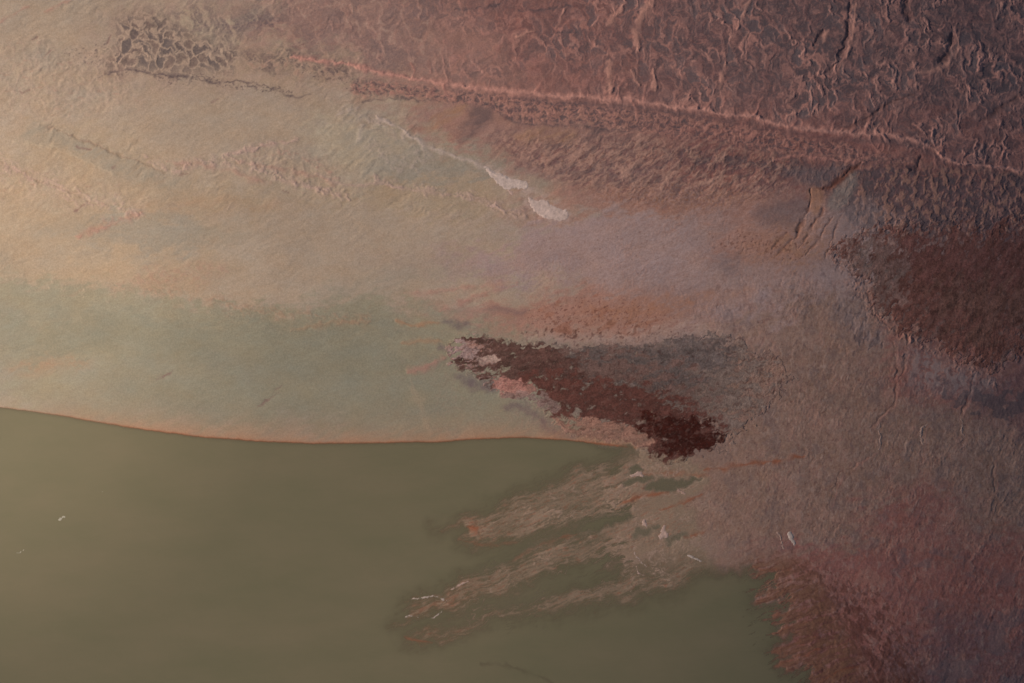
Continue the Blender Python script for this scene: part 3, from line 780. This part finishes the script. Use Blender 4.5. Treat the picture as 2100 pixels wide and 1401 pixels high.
# the flat that the fan grows out of rises from the water in streaks
sl, m, _ = poly([(1120, 980), (1290, 930), (1420, 930), (1560, 930), (1600, 1150), (1480, 1164), (1380, 1152), (1290, 1176), (1180, 1150), (1140, 1060)], 36, 0, 24, 10)
rise = sstep(1130, 1430, U[sl])
q = sstep(-.05, .30, rise * 1.2 - .30 + .75 * FST[sl] + .35 * FST2[sl]) * m
q = np.maximum(q, sstep(1390, 1440, U[sl] + 30 * W2U[sl]) * m)
ALPHA[sl] *= 1 - .97 * q
tint(sl, q * .35 * (1 - .6 * rise), (.33, .20, .15))
# feathered red shore at the bottom right
sl, m, _ = poly([(1500, 1150), (1640, 1140), (1720, 1260), (1780, 1420), (1760, 1600), (1600, 1600), (1640, 1400), (1540, 1340), (1520, 1230)], 30, 0, 20, 10)
lsd = np.full(SHAPE, -400, np.float32)
lsd[LG_SL] = LG_SD
near = np.exp(-np.clip(lsd[sl], 0, 400) / 34)
q = m * sstep(-.02, .22, FST[sl] * .9 + .45 * FST2[sl] + .55 * near - .34)
tint(sl, q * .8, (.24, .115, .075))
tint(sl, q * sstep(.0, .3, FST2[sl]) * .7, MAROON)
ALPHA[sl] *= 1 - .85 * q
# green channels that cut the right lobe
for pts, f, dd in (([(1284, 962), (1310, 955), (1320, 968), (1290, 976)], 4, .8), ([(1270, 988), (1330, 978), (1335, 984), (1290, 998)], 4, .8),
                   ([(1316, 1000), (1340, 984), (1440, 976), (1420, 990), (1330, 1008)], 4, .8), ([(1300, 1085), (1330, 1078), (1330, 1096), (1300, 1104)], 4, .6),
                   ([(1330, 1074), (1358, 1072), (1350, 1086), (1330, 1084)], 4, .6), ([(1370, 1100), (1420, 1092), (1390, 1106), (1360, 1112)], 4, .6),
                   ([(1180, 1075), (1240, 1056), (1290, 1046), (1300, 1060), (1200, 1094)], 8, 1.2), ([(960, 1176), (1010, 1140), (1080, 1118), (1160, 1094), (1100, 1120), (1030, 1152)], 8, 2),
                   ([(1000, 1244), (1100, 1200), (1180, 1168), (1220, 1176), (1140, 1206), (1040, 1240)], 8, 1.0)):
    sl, m, _ = poly(pts, f * 1.3, 0, 14, 9)
    ALPHA[sl] = np.maximum(ALPHA[sl], m * min(.9, .75 * dd))
    tint(sl, m * .6, GREY)
damp = np.clip(1 - np.abs(LG_SD) / 60, 0, 1)
WET[LG_SL] = np.maximum(WET[LG_SL], damp * .5)
WET = np.maximum(WET, mud * .45)

# ----------------------------------------------------------------- invented rise: ground and water bent so the low sun dims rightwards
X = (U - 1050.0) * PX
Y = (700.5 - V) * PX
RAD = np.sqrt((U + 150.0) ** 2 + (V - 650.0) ** 2)  # distance from the wanted glow's centre, off the left edge
GLOW_TILT = np.interp(RAD, [0, 215, 312, 481, 602, 750, 919, 1255, 1650, 2219, 2800], [.22, .205, .215, .16, .10, .045, .03, .012, -.052, -.165, -.185])
GLOW_TILT = GLOW_TILT * sstep(-1500, -240, U) * sstep(3600, 2340, U) * sstep(-1300, -180, V) * sstep(2700, 1580, V)
DX = np.diff(X[0].astype(np.float64))
DOME = np.zeros(SHAPE)
DOME[:, 1:] = np.cumsum((GLOW_TILT[:, 1:] + GLOW_TILT[:, :-1]) * .5 * DX[None, :], 1)
mid = np.searchsorted(UA, 1050.0)
DOME = (DOME - DOME[:, mid:mid + 1]).astype(np.float32)
Z *= RELIEF
under = ALPHA * .3 * EDGE
GZ = DOME + (Z * sstep(0.3, 0.0, ALPHA) * PX + (.004 - .008 * sstep(.0, .03, ALPHA)) - under * PX).astype(np.float32)
WATER_Z = DOME


# ----------------------------------------------------------------- materials
def soil_material(name, rough=.85, bump=.08, grain=.2):
    m = bpy.data.materials.new(name)
    m.use_nodes = True
    nt = m.node_tree
    b = nt.nodes['Principled BSDF']
    at = nt.nodes.new('ShaderNodeAttribute')
    at.attribute_name = 'mineral'
    wt = nt.nodes.new('ShaderNodeAttribute')
    wt.attribute_name = 'damp'
    tc = nt.nodes.new('ShaderNodeTexCoord')
    n1 = nt.nodes.new('ShaderNodeTexNoise')
    n1.inputs['Scale'].default_value = 3.2
    n1.inputs['Detail'].default_value = 6.0
    n1.inputs['Roughness'].default_value = .65
    nt.links.new(tc.outputs['Object'], n1.inputs['Vector'])
    mr = nt.nodes.new('ShaderNodeMapRange')
    mr.inputs['From Min'].default_value = .25
    mr.inputs['From Max'].default_value = .75
    mr.inputs['To Min'].default_value = 1 - grain
    mr.inputs['To Max'].default_value = 1 + grain
    nt.links.new(n1.outputs['Fac'], mr.inputs['Value'])
    mx = nt.nodes.new('ShaderNodeVectorMath')
    mx.operation = 'SCALE'
    nt.links.new(at.outputs['Color'], mx.inputs[0])
    nt.links.new(mr.outputs['Result'], mx.inputs['Scale'])
    nt.links.new(mx.outputs['Vector'], b.inputs['Base Color'])
    rr = nt.nodes.new('ShaderNodeMapRange')
    rr.inputs['To Min'].default_value = rough
    rr.inputs['To Max'].default_value = .5
    nt.links.new(wt.outputs['Fac'], rr.inputs['Value'])
    nt.links.new(rr.outputs['Result'], b.inputs['Roughness'])
    b.inputs['Specular IOR Level'].default_value = .18
    bp = nt.nodes.new('ShaderNodeBump')
    bp.inputs['Strength'].default_value = bump
    bp.inputs['Distance'].default_value = .06
    nt.links.new(n1.outputs['Fac'], bp.inputs['Height'])
    nt.links.new(bp.outputs['Normal'], b.inputs['Normal'])
    return m


def water_material():
    m = bpy.data.materials.new('turbid_water')
    m.use_nodes = True
    nt = m.node_tree
    b = nt.nodes['Principled BSDF']
    out = nt.nodes['Material Output']
    dp = nt.nodes.new('ShaderNodeAttribute')
    dp.attribute_name = 'depth'
    tc = nt.nodes.new('ShaderNodeTexCoord')
    n1 = nt.nodes.new('ShaderNodeTexNoise')
    n1.inputs['Scale'].default_value = .05
    n1.inputs['Detail'].default_value = 8.0
    n1.inputs['Roughness'].default_value = .6
    mp = nt.nodes.new('ShaderNodeMapping')
    mp.inputs['Rotation'].default_value = (0, 0, math.radians(-18))
    mp.inputs['Scale'].default_value = (1.0, 2.6, 1.0)
    nt.links.new(tc.outputs['Object'], mp.inputs['Vector'])
    nt.links.new(mp.outputs['Vector'], n1.inputs['Vector'])
    cr = nt.nodes.new('ShaderNodeValToRGB')
    cr.color_ramp.elements[0].position = .3
    cr.color_ramp.elements[0].color = (.176, .155, .098, 1)
    cr.color_ramp.elements[1].position = .72
    cr.color_ramp.elements[1].color = (.206, .170, .112, 1)
    nt.links.new(n1.outputs['Fac'], cr.inputs['Fac'])
    nt.links.new(cr.outputs['Color'], b.inputs['Base Color'])
    b.inputs['Roughness'].default_value = .5
    b.inputs['IOR'].default_value = 1.33
    n2 = nt.nodes.new('ShaderNodeTexNoise')
    n2.inputs['Scale'].default_value = .9
    n2.inputs['Detail'].default_value = 6.0
    m2 = nt.nodes.new('ShaderNodeMapping')
    m2.inputs['Scale'].default_value = (.35, 2.2, 1.0)
    nt.links.new(tc.outputs['Object'], m2.inputs['Vector'])
    nt.links.new(m2.outputs['Vector'], n2.inputs['Vector'])
    bp = nt.nodes.new('ShaderNodeBump')
    bp.inputs['Strength'].default_value = .3
    bp.inputs['Distance'].default_value = .08
    nt.links.new(n2.outputs['Fac'], bp.inputs['Height'])
    nt.links.new(bp.outputs['Normal'], b.inputs['Normal'])
    tr = nt.nodes.new('ShaderNodeBsdfTransparent')
    mixs = nt.nodes.new('ShaderNodeMixShader')
    nt.links.new(dp.outputs['Fac'], mixs.inputs['Fac'])
    nt.links.new(tr.outputs['BSDF'], mixs.inputs[1])
    nt.links.new(b.outputs['BSDF'], mixs.inputs[2])
    nt.links.new(mixs.outputs['Shader'], out.inputs['Surface'])
    return m


M_SOIL = soil_material('desert_soil')
M_ROCK = soil_material('rough_rock', .9, .5, .4)
M_SALT = soil_material('salt', .7, .2, .12)
M_WATER = water_material()


# ----------------------------------------------------------------- meshes from windows of the grid
def sheet(name, sl, z, keep, mat, colour=None, damp=None, depth=None):
    """one mesh from the quads of a window where keep is true"""
    x, y = X[sl], Y[sl]
    h, w = x.shape
    if keep is None:
        q = np.ones((h - 1, w - 1), bool)
    else:
        q = keep[:-1, :-1] | keep[1:, :-1] | keep[:-1, 1:] | keep[1:, 1:]
    idx = np.arange(h * w, dtype=np.int32).reshape(h, w)
    f = np.stack([idx[1:, :-1][q], idx[1:, 1:][q], idx[:-1, 1:][q], idx[:-1, :-1][q]], -1)
    used = np.zeros(h * w, bool)
    used[f.ravel()] = True
    remap = np.cumsum(used, dtype=np.int32) - 1
    f = remap[f]
    co = np.stack([x.ravel()[used], y.ravel()[used], z.ravel()[used]], -1).astype(np.float32)
    origin = co.mean(0)
    if name in ('ground', 'water'):
        origin[:] = 0
    co -= origin
    me = bpy.data.meshes.new(name)
    me.vertices.add(len(co))
    me.vertices.foreach_set('co', co.ravel())
    me.loops.add(f.size)
    me.loops.foreach_set('vertex_index', f.ravel().astype(np.int32))
    me.polygons.add(len(f))
    me.polygons.foreach_set('loop_start', np.arange(0, f.size, 4, dtype=np.int32))
    me.polygons.foreach_set('loop_total', np.full(len(f), 4, np.int32))
    me.polygons.foreach_set('use_smooth', np.ones(len(f), bool))
    if colour is not None:
        c = np.clip(colour.reshape(-1, 3)[used], .004, .85)
        a = me.attributes.new('mineral', 'FLOAT_COLOR', 'POINT')
        a.data.foreach_set('color', np.concatenate([c, np.ones((len(c), 1))], 1).astype(np.float32).ravel())
    for nm, arr in (('damp', damp), ('depth', depth)):
        if arr is not None:
            a = me.attributes.new(nm, 'FLOAT', 'POINT')
            a.data.foreach_set('value', np.ascontiguousarray(arr.ravel()[used], np.float32))
    me.update(calc_edges=True)
    me.materials.append(mat)
    o = bpy.data.objects.new(name, me)
    o.location = [float(v) for v in origin]
    COL.objects.link(o)
    return o


def tag(o, label, cat, group=None):
    o['label'] = label
    o['category'] = cat
    if group:
        o['group'] = group
    return o


ground = sheet('ground', FULL, GZ, None, M_SOIL, C, WET)
ground['kind'] = 'structure'

water = sheet('water', FULL, WATER_Z, ALPHA > 0.012, M_WATER, depth=ALPHA)
water['kind'] = 'structure'


# ----------------------------------------------------------------- dark rock outcrops, standing a little above the ground
def raised(name, pts, colour_fn, height, feather, r2, r3, cut, mat, label, cat, group=None, holes=None, water_level=False):
    sl, m, sd_ = poly(pts, feather, 0, r2, r3)
    if holes is not None:
        m = np.clip(m - holes(sl, sd_), 0, 1)
    if m.size < 60000:                       # a small crust is one piece: keep what hangs together with its middle
        on = m > cut - .12
        part = np.zeros_like(on)
        part[np.unravel_index(np.argmax(m + 1e-4 * np.minimum(sd_, 50)), m.shape)] = True
        while True:
            grow = part.copy()
            grow[1:] |= part[:-1]
            grow[:-1] |= part[1:]
            grow[:, 1:] |= part[:, :-1]
            grow[:, :-1] |= part[:, 1:]
            grow &= on
            if (grow == part).all():
                break
            part = grow
        m = np.where(part, m, 0).astype(np.float32)
    prof = sstep(cut - .12, cut + .25, m)
    base = np.maximum(GZ[sl], WATER_Z[sl] if water_level else -1e9)
    rough = .6 * fbm(U[sl] / 9, V[sl] / 7, 3, 601) + .5 * np.abs(fbm(U[sl] / 22, V[sl] / 16, 3, 607))
    z = base + PX * (-.3 + prof * (.36 + .06 * height * (.55 + .6 * rough)))
    o = sheet(name, sl, z.astype(np.float32), m > cut - .12, mat, colour_fn(sl, m, sd_), np.zeros_like(m))
    return tag(o, label, cat, group)


def ragged(scale, amt, skew, stretch, seed, reach, fray=None):
    def f(sl, sd_):
        x, y = rot(U[sl] + 6 * W3U[sl], V[sl] + 6 * W3V[sl], skew)
        n = fbm(x / (scale * stretch), y / scale, 4, seed, .6)
        edge = np.exp(-np.clip(sd_, 0, 400) / reach)
        if fray is not None:
            edge = np.maximum(edge, .8 * sstep(fray[0], fray[1], U[sl]))
        return amt * sstep(.0, .35, n + .34 * edge - .14) * (.2 + .8 * edge)
    return f


def mottled(cols, scale, seed, skew=0, stretch=1.0, spark=None):
    def f(sl, m, sd_):
        x, y = rot(U[sl] + 8 * W3U[sl], V[sl] + 8 * W3V[sl], skew)
        n = fbm(x / (scale * stretch), y / scale, 4, seed, .6) * 1.5 + .5
        n = np.clip(n, 0, .999) * (len(cols) - 1)
        i = n.astype(np.int32)
        t = (n - i)[..., None].astype(np.float32)
        ca = np.asarray(cols, np.float32)
        c = ca[i] * (1 - t) + ca[i + 1] * t
        if spark is not None:
            s = sstep(.32, .5, fbm(U[sl] / 5, V[sl] / 5, 2, seed + 7))[..., None] * spark[1]
            c = c * (1 - s) + np.asarray(spark[0], np.float32) * s
        return (c * (1 + .25 * GRAIN[sl])[..., None]).astype(np.float32)
    return f


def stain(layers, seed, skew, blend, spark=None, flakes=None):
    """colour of a thin crust: ground tone at its rim, then mottled layers with ragged borders"""
    def f(sl, m, sd_):
        c = C[sl].copy()
        x, y = rot(U[sl] + 7 * W3U[sl], V[sl] + 7 * W3V[sl], skew)
        n1 = fbm(x / 70, y / 30, 6, seed, .66)
        n2 = fbm(x / 11, y / 7, 3, seed + 4, .6)
        n3 = fbm(x / 34 + 7, y / 18, 5, seed + 6, .62)
        for k, (pts, feather, colour, amt) in enumerate(layers):
            psl, pm, psd = poly(pts, feather, 0, 18, 12)
            full = np.zeros(SHAPE, np.float32)
            full[psl] = .5 + np.clip(psd / (feather * 2.4), -.5, .5)
            q = full[sl]
            q = sstep(.28, .62, q + 1.5 * (n1 if k % 2 else n3) + .55 * n2) * sstep(.02, .2, q) * amt
            q = (q * np.clip(sd_ / blend, 0, 1))[..., None]
            tone = np.asarray(colour, np.float32) * np.clip(1 + .35 * n2 + .9 * n3 + .25 * GRAIN[sl], .4, 2.0)[..., None]
            c = c * (1 - q) + tone * q
        if flakes is not None:
            west = sstep(flakes[1], flakes[0], U[sl])
            nf = fbm(x / 26, y / 5, 4, seed + 13, .62)
            for thr, tone, am in ((.10, LILAC, .75), (.20, ROSE, .85)):
                q = (sstep(thr, thr + .10, nf + .16 * west - .10) * west * am * np.clip(sd_ / 4, 0, 1))[..., None]
                c = c * (1 - q) + np.asarray(tone, np.float32) * q
            nm = fbm(x / 15 + 3, y / 8, 4, seed + 17, .62)
            q = (sstep(.08, .34, nm) * .30 * np.clip(sd_ / 9, 0, 1))[..., None]
            c = c * (1 - q) + np.asarray((.21, .12, .11), np.float32) * q
            q = (sstep(.10, .34, -nm) * .5 * np.clip(sd_ / 9, 0, 1))[..., None]
            c = c * (1 - q) + np.asarray((.09, .035, .032), np.float32) * q
        if spark is not None:
            q = (sstep(.34, .55, fbm(x / 6, y / 4, 3, seed + 9)) * spark[1] * sstep(-.1, .3, n1))[..., None]
            c = c * (1 - q) + np.asarray(spark[0], np.float32) * q
        return c.astype(np.float32)
    return f


SPIT = [(914, 754), (922, 744), (912, 716), (926, 690), (945, 680), (985, 679), (1040, 692), (1076, 700), (1150, 708), (1240, 706), (1330, 700), (1400, 680), (1500, 680), (1600, 740),
        (1610, 820), (1560, 880), (1478, 892), (1474, 908), (1430, 938), (1370, 956), (1318, 938), (1296, 912), (1220, 906), (1160, 892), (1116, 858), (1100, 830), (1020, 812), (965, 770)]
raised('rock_outcrop', SPIT,
       stain([([(1080, 700), (1400, 680), (1540, 720), (1540, 860), (1480, 890), (1400, 900), (1200, 880), (1090, 800)], 60, (.235, .165, .15), .9),
              ([(1090, 700), (1250, 704), (1400, 690), (1480, 700), (1500, 760), (1360, 800), (1200, 790), (1110, 760)], 44, (.168, .124, .124), .9),
              ([(1060, 706), (1250, 730), (1420, 790), (1440, 850), (1300, 840), (1100, 800)], 54, (.17, .092, .082), .8),
              ([(936, 680), (985, 678), (1040, 692), (1080, 700), (1130, 716), (1180, 745), (1200, 780), (1150, 790), (1080, 776), (1012, 786), (964, 770), (912, 752)], 14, (.128, .060, .053), .97),
              ([(1060, 760), (1160, 770), (1240, 790), (1340, 800), (1420, 850), (1480, 880), (1474, 910), (1400, 945), (1318, 938), (1330, 890), (1280, 864), (1180, 862), (1120, 845), (1100, 800)], 22, (.125, .045, .038), .95),
              ([(1290, 850), (1400, 862), (1480, 884), (1474, 908), (1400, 930), (1330, 922), (1350, 900)], 16, DEEP, .97),
              ([(1112, 862), (1180, 866), (1270, 862), (1310, 884), (1340, 904), (1280, 910), (1210, 902), (1150, 888)], 8, (.37, .19, .15), .85),
              ([(1012, 776), (1086, 774), (1104, 798), (1060, 812), (1016, 806)], 8, SALMON, .85),
              ([(918, 706), (950, 700), (972, 716), (990, 734), (960, 744), (924, 744)], 9, LILAC, .8),
              ([(984, 742), (1024, 736), (1018, 748), (990, 752)], 5, PINK, .8), ([(960, 700), (1010, 706), (1000, 714), (960, 712)], 5, ROSE, .7),
              ([(1000, 820), (1010, 806), (1100, 806), (1140, 830), (1110, 846)], 10, (.30, .2, .19), .7)], 741, -12, 7, (TAN, .5), (930, 1075)),
       4, 5, 12 + 40 * sstep(1380, 1560, U), 9 + 22 * sstep(1380, 1560, U), .4, M_ROCK, 'dark maroon and grey violet rock spit pointing into the pale green mud flat', 'rock outcrop', 'dark rock outcrops',
       ragged(9, .9, -12, 3.0, 741, 16, (1010, 915)), True)
SHELF = [(1670, 512), (1740, 470), (1850, 446), (2000, 440), (2330, 420), (2330, 700), (2120, 704), (2085, 744), (2045, 778), (2010, 752), (1962, 740), (1930, 720), (1882, 706),
         (1862, 686), (1842, 690), (1828, 660), (1792, 646), (1776, 620), (1762, 570)]
SHELF_IN = [(1700, 530), (1760, 505), (1850, 500), (2000, 498), (2400, 484)] + SHELF[5:]
raised('rock_outcrop', SHELF,
       stain([(SHELF_IN, 44, (.205, .115, .105), .9), (SHELF_IN, 66, (.215, .087, .074), .95),
              ([(1800, 500), (2000, 490), (2330, 480), (2330, 560), (2000, 590), (1880, 560)], 50, (.185, .074, .068), .8),
              ([(1900, 600), (2330, 560), (2330, 640), (1960, 680)], 50, (.20, .105, .085), .5),
              ([(1720, 500), (1840, 500), (1860, 600), (1780, 620)], 30, (.24, .19, .18), .35)], 761, -55, 9, (ROSE, .6), (1690, 1800)),
       4, 8, 22, 12, .4, M_ROCK, 'broad maroon brown rock plateau beside the slate coloured flats', 'rock outcrop', 'dark rock outcrops', ragged(9, 1.0, -35, 1.8, 771, 30))

# ----------------------------------------------------------------- bright salt crusts and floating foam
def salt(pts, label, tone=SALT, h=2.5, r2=3, r3=3, w=None):
    def colour(sl, m, sd_):
        c = np.asarray(tone, np.float32) * (1 + .3 * GRAIN[sl] + .2 * W3U[sl])[..., None]
        return c.astype(np.float32)
    if w is not None:
        a = smooth_pts(pts, False, 2)
        n = len(a)
        nrm = []
        for i in range(n):
            p, q = a[max(0, i - 1)], a[min(n - 1, i + 1)]
            dx, dy = q[0] - p[0], q[1] - p[1]
            l = math.hypot(dx, dy) or 1
            k = w * (.35 + .65 * math.sin(math.pi * min(1, max(0, (i + .5) / n))))
            nrm.append((-dy / l * k, dx / l * k))
        pts = [(p[0] + d_[0], p[1] + d_[1]) for p, d_ in zip(a, nrm)] + [(p[0] - d_[0], p[1] - d_[1]) for p, d_ in reversed(list(zip(a, nrm)))]
    return raised('salt_crust', pts, colour, h, 2.5, r2, r3, .4, M_SALT, label, 'salt crust', 'pale salt crusts', ragged(5, .62, -30, 1.8, 801, 8), True)


salt([(985, 338), (1012, 350), (1045, 366), (1086, 376), (1080, 391), (1052, 389), (1040, 397), (1024, 384), (1004, 362)], 'largest pale pink salt crust, at the end of a thin white line', (.62, .47, .445))
salt([(1080, 400), (1102, 414), (1116, 410), (1132, 424), (1168, 432), (1164, 454), (1130, 455), (1104, 443), (1090, 428)], 'ragged pink salt crust just below the largest crust', (.62, .455, .43))
salt([(1038, 390), (1050, 394), (1052, 406), (1044, 400)], 'tiny hooked salt crust between two bigger pink crusts', PINK, w=None)
salt([(990, 424), (1020, 420), (1034, 430), (1010, 428)], 'thin pink salt crust lying on tan ground', PINK)
salt([(1616, 1090), (1622, 1104), (1628, 1120)], 'small bright white salt crust shaped like a tooth', SALT, 3, 1, 1.5, w=4.5)
salt([(1592, 1090), (1600, 1104), (1602, 1118), (1608, 1128)], 'slim curved salt crust beside the tooth shaped crust', (.46, .29, .25), 1.2, 4, 4, w=3)
salt([(1408, 1136), (1422, 1143), (1438, 1150)], 'straight white salt crust lying on the edge of green water', SALT, 2, 1, 1.5, w=2.5)
salt([(1280, 972), (1300, 968), (1312, 966), (1318, 974), (1324, 978), (1300, 978)], 'pink salt crust between two green channels', PINK, 2)
salt([(1362, 1070), (1366, 1084), (1374, 1100), (1362, 1104), (1346, 1102), (1352, 1088)], 'triangular pink salt crust with green pools on its left', PINK, 2)
salt([(1322, 1060), (1326, 1080), (1314, 1076), (1316, 1062)], 'pink salt crust wrapped round a rusty hollow', PINK, 2)
salt([(1298, 1114), (1303, 1135), (1310, 1148), (1326, 1160)], 'long bowed white salt crust among rusty sediment', (.46, .33, .30), 1.2, 4, 4, w=2.6)
salt([(1304, 1158), (1306, 1172), (1320, 1180)], 'white salt crust just below the bowed crust', PINK, 2, 2, 2, w=3)
salt([(1384, 1000), (1396, 1008), (1406, 1014)], 'thin pink salt crust on the rust red bank', (.46, .29, .25), 1.2, 4, 4, w=3)
salt([(1970, 858), (1976, 872), (1974, 884), (1982, 898)], 'curved pale salt crust standing in a dark crease', (.40, .255, .225), 1.5, 4, 4, w=3.2)
salt([(1904, 868), (1890, 880), (1888, 900), (1892, 914)], 'pale salt crust left of the dark crease', (.40, .255, .225), 1.5, 4, 4, w=3.2)
salt([(1802, 866), (1802, 884), (1806, 906), (1800, 922)], 'long pink salt crust at the foot of the winding crease', (.40, .255, .225), 1.5, 4, 4, w=3.2)
salt([(846, 1226), (866, 1224), (884, 1218), (898, 1220)], 'white salt crust at the tip of a sediment finger', SALT, 1.2, 3, 4, w=2.4)
salt([(902, 1222), (910, 1227), (920, 1230)], 'tiny white salt crust next to the finger tip', SALT, 1.5, 1, 2, w=2.5)
salt([(832, 1262), (845, 1260), (860, 1262)], 'white salt crust low on the finger tip', SALT, 1.2, 3, 4, w=2.4)
salt([(884, 1266), (896, 1258), (908, 1252)], 'slanting white salt crust under the finger tip', SALT, 1.2, 3, 4, w=2.4)
salt([(914, 1210), (930, 1204), (950, 1194), (962, 1190)], 'long thin orange salt crust along the finger', PINK, 1.5, 2, 2, w=2.5)


def foam(pts, label, w):
    o = salt(pts, label, (.44, .40, .35), 1.2, 1, 1, w)
    o.name = 'foam_patch'
    o['category'] = 'foam'
    o['group'] = 'foam patches on the open water'


foam([(118, 1068), (124, 1064), (132, 1059)], 'largest white foam patch drifting on olive water', 3.6)
foam([(209, 1009), (211, 1006), (212, 1004)], 'tiny white foam speck, farther out than the largest patch', 1.6)
foam([(30, 1136), (38, 1134), (46, 1130), (48, 1126)], 'faint broken foam patch near the edge of the picture', 1.6)
